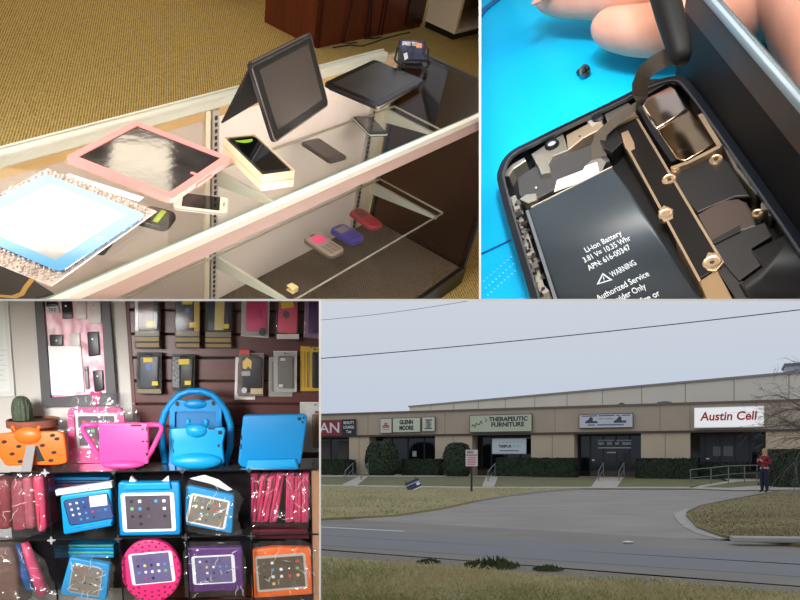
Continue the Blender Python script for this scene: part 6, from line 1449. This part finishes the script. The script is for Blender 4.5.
for u, v, s_, lb in ((431, 487.8, .13, 'small pale scrap lying on the lawn beside the fallen sign'), (628, 543.2, .10, 'tiny white scrap lying on the road')):
    q = gp(u, v, .055 if u < 500 else .005); g = G(); g.ball((0, 0, s_ * .2), s_, s_ * .6, s_ * .22, u=8, v=5, lump=.4); tag(obj('paper_scrap', g, M('scrap_white', (226, 224, 220), 0.7), T=Matrix.Translation(q)), lb, 'litter')
q = gp(776, 542, .06); g = G(); g.box(-.75, .75, -.12, .12, 0, .09, bev=.02); tag(obj('kerb_stone', g, M('pale_concrete', (206, 202, 196), 0.85), T=Matrix.Translation(q) @ Matrix.Rotation(-.1, 4, 'Z')), 'pale concrete block in the right lawn near the road', 'stone')
for u, v, s_, lb in ((492, 567, .20, 'largest weed clump on the gravel edge of the near verge'), (548, 570, .11, 'small weed tuft right of the largest clump on the gravel'), (428, 562.5, .09, 'small weed tuft left of the largest clump on the gravel')):
    q = gp(u, v, .02); rnd = random.Random(u); g = G()
    g.lathe([(s_ * 1.6, 0), (s_ * 1.2, s_ * .12), (.01, s_ * .2)], 10, T=TR(0, 0, -.01) @ Matrix.Scale(.6, 4, (0, 1, 0)))
    for k in range(int(1500 * s_)):
        a = rnd.uniform(0, 2 * PI); r_ = rnd.random() ** .5 * s_ * 1.9; x, y = r_ * math.cos(a), r_ * .6 * math.sin(a); h = s_ * rnd.uniform(.3, .9) * (1.2 - r_ / (s_ * 2.4)); l = rnd.uniform(-.3, .3) * h
        g.poly([(x - .012, y, 0), (x + .012, y, 0), (x + .02 + l, y + l, h * .6), (x + l * 1.3, y, h)])
    tag(obj('weed_clump', g, M('weed_green', (70, 84, 50), 0.8, vary=(9, .6), col2=(96, 104, 64)), T=Matrix.Translation(q)), lb, 'weed')
# wires
wm = M('cable_black', (70, 74, 84), 0.6)
def wire(label, a, b, d0, d1, r_):
    A_, B_ = CAM + ray(*a) * d0, CAM + ray(*b) * d1; e0, e1 = A_ + (A_ - B_) * .6, B_ + (B_ - A_) * .6
    g = G(); g.tube([e0 - A_ + (e1 - e0) * k / 16 - Vector((0, 0, .25 * math.sin(PI * k / 16))) * 1.2 + Vector((0, 0, .22)) for k in range(17)], r_, 5); tag(obj('overhead_wire', g, wm, T=Matrix.Translation(A_)), label, 'wire')
wire('dark overhead wire crossing the whole sky above the shops', (320, 358.4), (800, 309.6), 24, 20, .016); wire('faint overhead wire near the top left of the sky', (320, 320), (470, 300.5), 30, 29, .010)

# ---- person
pw = gp(764.5, 492); rnd = random.Random(3)
per = thing('person', 'person with blond hair, red jacket and dark trousers standing by the hedge', 'person', Matrix.Translation((pw.x, pw.y, 0)) @ Matrix.Rotation(-2.72, 4, 'Z') @ Matrix.Scale(1.06, 4))
# figure faces +x; y is its left
hip = (Vector((0, 0, .95)), .155)
body = [[hip, (Vector((0, 0, 1.10)), .125), (Vector((-.01, 0, 1.28)), .145), (Vector((-.01, 0, 1.42)), .12), (Vector((0, 0, 1.50)), .058), (Vector((.02, 0, 1.58)), .075), (Vector((.02, 0, 1.66)), .085), (Vector((.015, 0, 1.72)), .06)]]
for sy in (-1, 1):
    body.append([hip, (Vector((0, sy * .09, .88)), .115), (Vector((.02, sy * .10, .50)), .085), (Vector((-.01, sy * .11, .10)), .066), (Vector((.03, sy * .115, .045)), .045), (Vector((.14, sy * .125, .035)), .034)])
    body.append([(hip[0], hip[1]), ])
body = [c for c in body if len(c) > 1]
# arms branch from the upper chest (third joint of the trunk)
def figure(trunk, limbs, arms):
    vs, rs, es = [], [], []
    def add(p, r): vs.append(tuple(p)); rs.append(r); return len(vs) - 1
    ids = [add(p, r) for p, r in trunk]
    for a, b in zip(ids, ids[1:]): es.append((a, b))
    for root, ch in [(0, l[1:]) for l in limbs] + [(3, a) for a in arms]:
        prev = ids[root]
        for p, r in ch: i = add(p, r); es.append((prev, i)); prev = i
    me = bpy.data.meshes.new('fig'); me.from_pydata(vs, es, []); o = bpy.data.objects.new('fig', me); COL.objects.link(o)
    md = o.modifiers.new('s', 'SKIN'); md.use_smooth_shade = True
    for i, d in enumerate(me.skin_vertices[0].data): d.radius = (rs[i], rs[i] * (1.0)); d.use_root = (i == 0)
    sd = o.modifiers.new('d', 'SUBSURF'); sd.levels = 2
    m2 = bpy.data.meshes.new_from_object(o.evaluated_get(bpy.context.evaluated_depsgraph_get())); bpy.data.objects.remove(o); bpy.data.meshes.remove(me); return m2
V = Vector
arms = [[(V((-.01, sy * .17, 1.42)), .075), (V((-.02, sy * .26, 1.17)), .052), (V((.18, sy * .17, 1.20)), .042), (V((.30, sy * .06, 1.30)), .034), (V((.35, sy * .04, 1.34)), .030)] for sy in (-1, 1)]
me = figure(body[0], body[1:], arms)
for m in (M('jeans_navy', (34, 40, 58), 0.8), M('jacket_red', (150, 36, 52), 0.8), M('person_skin', (214, 170, 150), 0.6), M('shirt_white', (206, 204, 206), 0.8), M('shoe_dark', (30, 28, 30), 0.6)): me.materials.append(m)
for f in me.polygons:
    c = f.center; f.use_smooth = True
    f.material_index = 4 if c.z < .07 else 2 if c.z > 1.485 or c.x > .27 else 0 if c.z < .96 else 3 if c.z < 1.0 else 1
o = bpy.data.objects.new('body', me); COL.objects.link(o); o.parent = per; PLACE[o.name] = 4
g = G(); g.ball((-.012, 0, 1.68), .098, .093, .105, u=16, v=10); g.ball((-.055, 0, 1.58), .065, .085, .10, u=14, v=8)
for v in [v for v in g.bm.verts if v.co.x > .055 and v.co.z < 1.71]: v.co.x = .045
obj('hair', g, M('hair_blond', (206, 172, 110), 0.7), per, smooth='all')
g = G(); g.ball((.112, 0, 1.625), .014, .010, .016, u=8, v=5); obj('nose', g, M('person_skin', (214, 170, 150), 0.6), per, smooth='all')
for sy in (-1, 1): g = G(); g.ball((.092, sy * .03, 1.65), .009, u=8, v=5); obj('eye', g, M('eye_dark', (40, 34, 32), 0.4), per)
g = G(); g.ball((.098, 0, 1.585), .006, .022, .006, u=8, v=4); obj('mouth', g, M('mouth_rose', (170, 96, 92), 0.5), per)


# ---- grass blades
def blades(name, px, n, hgt, wid, mats, z0, seed, near=None):
    rnd = random.Random(seed); P = [gp(u, v, z0) for u, v in px]; g = G()
    # scatter evenly over the picture area, so near blades are denser
    us = [p[0] for p in px]; vs = [p[1] for p in px]
    def ins(u, v):
        r = False
        for i in range(len(px)):
            (a, b), (c, d) = px[i - 1], px[i]
            if (b > v) != (d > v) and u < (c - a) * (v - b) / (d - b) + a: r = not r
        return r
    k = 0
    while k < n:
        u, v = rnd.uniform(min(us), max(us)), rnd.uniform(min(vs), max(vs))
        if not ins(u, v): continue
        q = gp(u, v, z0); k += 1; h = hgt * rnd.uniform(.4, 1.3) * (.7 + .6 * mnoise.noise(Vector((q.x * .8, q.y * .8, seed)))); a = rnd.uniform(0, 2 * PI); c_, s_ = math.cos(a) * wid, math.sin(a) * wid * .4; lx, ly = rnd.uniform(-.8, .8) * h, rnd.uniform(-.5, .5) * h
        g.poly([(q.x - c_, q.y - s_, q.z), (q.x + c_, q.y + s_, q.z), (q.x + c_ * .6 + lx * .5, q.y + s_ + ly * .5, q.z + h * .7), (q.x + lx, q.y + ly, q.z + h * .9)], mi=0 if mnoise.noise(Vector((q.x * .5, q.y * .9, 4 + seed))) + rnd.uniform(-.4, .4) < .12 else 1)
    tag(obj(name, g, mats, T=Matrix.Identity(4)), None, None, None, 'stuff')
    return bpy.context.scene.objects[-1]
gd = [M('blade_straw', (218, 206, 166), 0.85, vary=(3, .6), col2=(190, 178, 134)), M('blade_green', (150, 158, 106), 0.85, vary=(3, .6), col2=(176, 174, 122))]
def label_last(name, label, cat):
    o = [x for x in SC.objects if x.name.startswith(name)][-1]; o['label'] = label; o['category'] = cat
blades('verge_grass', [(300, 557), (480, 569.5), (640, 582.5), (830, 596), (860, 640), (290, 640)], 26000, .085, .006, gd, .02, 31); label_last('verge_grass', 'dry grass of the near verge along the bottom edge', 'grass')
blades('lawn_grass', gl[1:], 6500, .07, .02, gd, .05, 32); label_last('lawn_grass', 'dry yellow grass of the lawn left of the driveway', 'grass')
blades('corner_grass', [(688, 514), (702, 506), (735, 499.5), (775, 492.5), (830, 490), (830, 546), (760, 538), (722, 534), (698, 526)], 5000, .07, .018, [M('blade_brown', (158, 140, 108), 0.85, vary=(3, .6), col2=(132, 118, 88)), gd[1]], .06, 33); label_last('corner_grass', 'brown grass of the lawn corner right of the driveway', 'grass')
# ================================================================ partitions between the four rooms, cuts, camera, sky
NOW[0] = None
white = M('partition_white', (250, 250, 250), 0.6)
def board(name, a, b, z0=0.9, z1=6.5, px=2.0):
    """a thin upright or level partition board seen end-on, running back from z0 to z1"""
    ra, rb = ray(*a), ray(*b); n = ra.cross(rb).normalized(); t = px * z0 / F / 2 * n
    g = G(); v = [g.bm.verts.new(CAM + r * z + s * t) for r in (ra, rb) for z in (z0, z1) for s in (-1, 1)]
    for q in ((0, 1, 3, 2), (4, 6, 7, 5), (0, 4, 5, 1), (2, 3, 7, 6), (0, 2, 6, 4), (1, 5, 7, 3)): g.face([v[i] for i in q])
    bmesh.ops.recalc_face_normals(g.bm, faces=g.bm.faces[:])
    return obj(name, g, white, kind='structure')
board('trim_1', (-60, 300), (860, 300))
board('trim_2', (480, -60), (480, 300.0))
board('trim_3', (320, 300.0), (320, 660))
def side_plane(a, b, inside):
    n = ray(*a).cross(ray(*b)).normalized()
    if n.dot(ray(*inside)) > 0: n = -n
    return n
CUTS = {1: [side_plane((478.9, 0), (478.9, 600), (240, 150)), side_plane((0, 298.9), (800, 298.9), (240, 150))],
        2: [side_plane((481.1, 0), (481.1, 600), (640, 150)), side_plane((0, 298.9), (800, 298.9), (640, 150))],
        3: [side_plane((318.9, 0), (318.9, 600), (160, 450)), side_plane((0, 301.1), (800, 301.1), (160, 450))],
        4: []}
bpy.context.view_layer.update()
for o in list(SC.objects):
    if o.type != 'MESH': continue
    for n in CUTS.get(PLACE.get(o.name), []):
        mw = o.matrix_world.copy(); ds = [(mw @ v.co - CAM).dot(n) for v in o.data.vertices]
        if not ds or max(ds) <= 1e-6: continue
        if min(ds) >= -1e-6:
            for ch in list(o.children): bpy.data.objects.remove(ch)
            bpy.data.objects.remove(o); break
        if o.data.users > 1: o.data = o.data.copy()
        mi = mw.inverted(); co = mi @ CAM; no = (mw.to_3x3().transposed() @ n).normalized()
        bm = bmesh.new(); bm.from_mesh(o.data)
        r = bmesh.ops.bisect_plane(bm, geom=bm.verts[:] + bm.edges[:] + bm.faces[:], dist=1e-6, plane_co=co, plane_no=no, clear_outer=True)
        ed = [e for e in r['geom_cut'] if isinstance(e, bmesh.types.BMEdge) and e.is_valid and e.is_boundary]
        if ed:
            try: bmesh.ops.holes_fill(bm, edges=ed, sides=0)
            except Exception: pass
        if not bm.faces:
            bm.free()
            for ch in list(o.children): bpy.data.objects.remove(ch)
            bpy.data.objects.remove(o); break
        bm.to_mesh(o.data); bm.free()
for _ in range(2):
    for o in list(SC.objects):
        if o.type == 'EMPTY' and not o.children: bpy.data.objects.remove(o)

cd = bpy.data.cameras.new('camera'); cam = bpy.data.objects.new('camera', cd); COL.objects.link(cam)
cam.location = CAM; cam.rotation_euler = (PI / 2, 0, 0)
cd.sensor_width = 36; cd.sensor_fit = 'HORIZONTAL'; cd.lens = F / 800 * 36; cd.shift_x = 0; cd.shift_y = (PY - 300) / 800
cd.clip_start = 0.02; cd.clip_end = 2000
SC.camera = cam
w = bpy.data.worlds.new('overcast_sky'); SC.world = w; w.use_nodes = True; n = w.node_tree; n.nodes.clear()
out = n.nodes.new('ShaderNodeOutputWorld'); bg = n.nodes.new('ShaderNodeBackground'); n.links.new(bg.outputs[0], out.inputs[0])
tc = n.nodes.new('ShaderNodeTexCoord'); sp = n.nodes.new('ShaderNodeSeparateXYZ'); rp = n.nodes.new('ShaderNodeValToRGB')
n.links.new(tc.outputs['Generated'], sp.inputs[0]); n.links.new(sp.outputs['Z'], rp.inputs[0]); n.links.new(rp.outputs[0], bg.inputs[0])
cr = rp.color_ramp; cr.elements[0].position = 0.0; cr.elements[0].color = lin((190, 201, 218)); cr.elements[1].position = 0.24; cr.elements[1].color = lin((206, 212, 222))
bg.inputs[1].default_value = 1.0
SC.view_settings.view_transform = 'Standard'; SC.view_settings.look = 'None'; SC.view_settings.gamma = 1.0; SC.view_settings.exposure = 0.0; SC.view_settings.use_curve_mapping = False
SC.display_settings.display_device = 'sRGB'
SC.cycles.transparent_max_bounces = 48
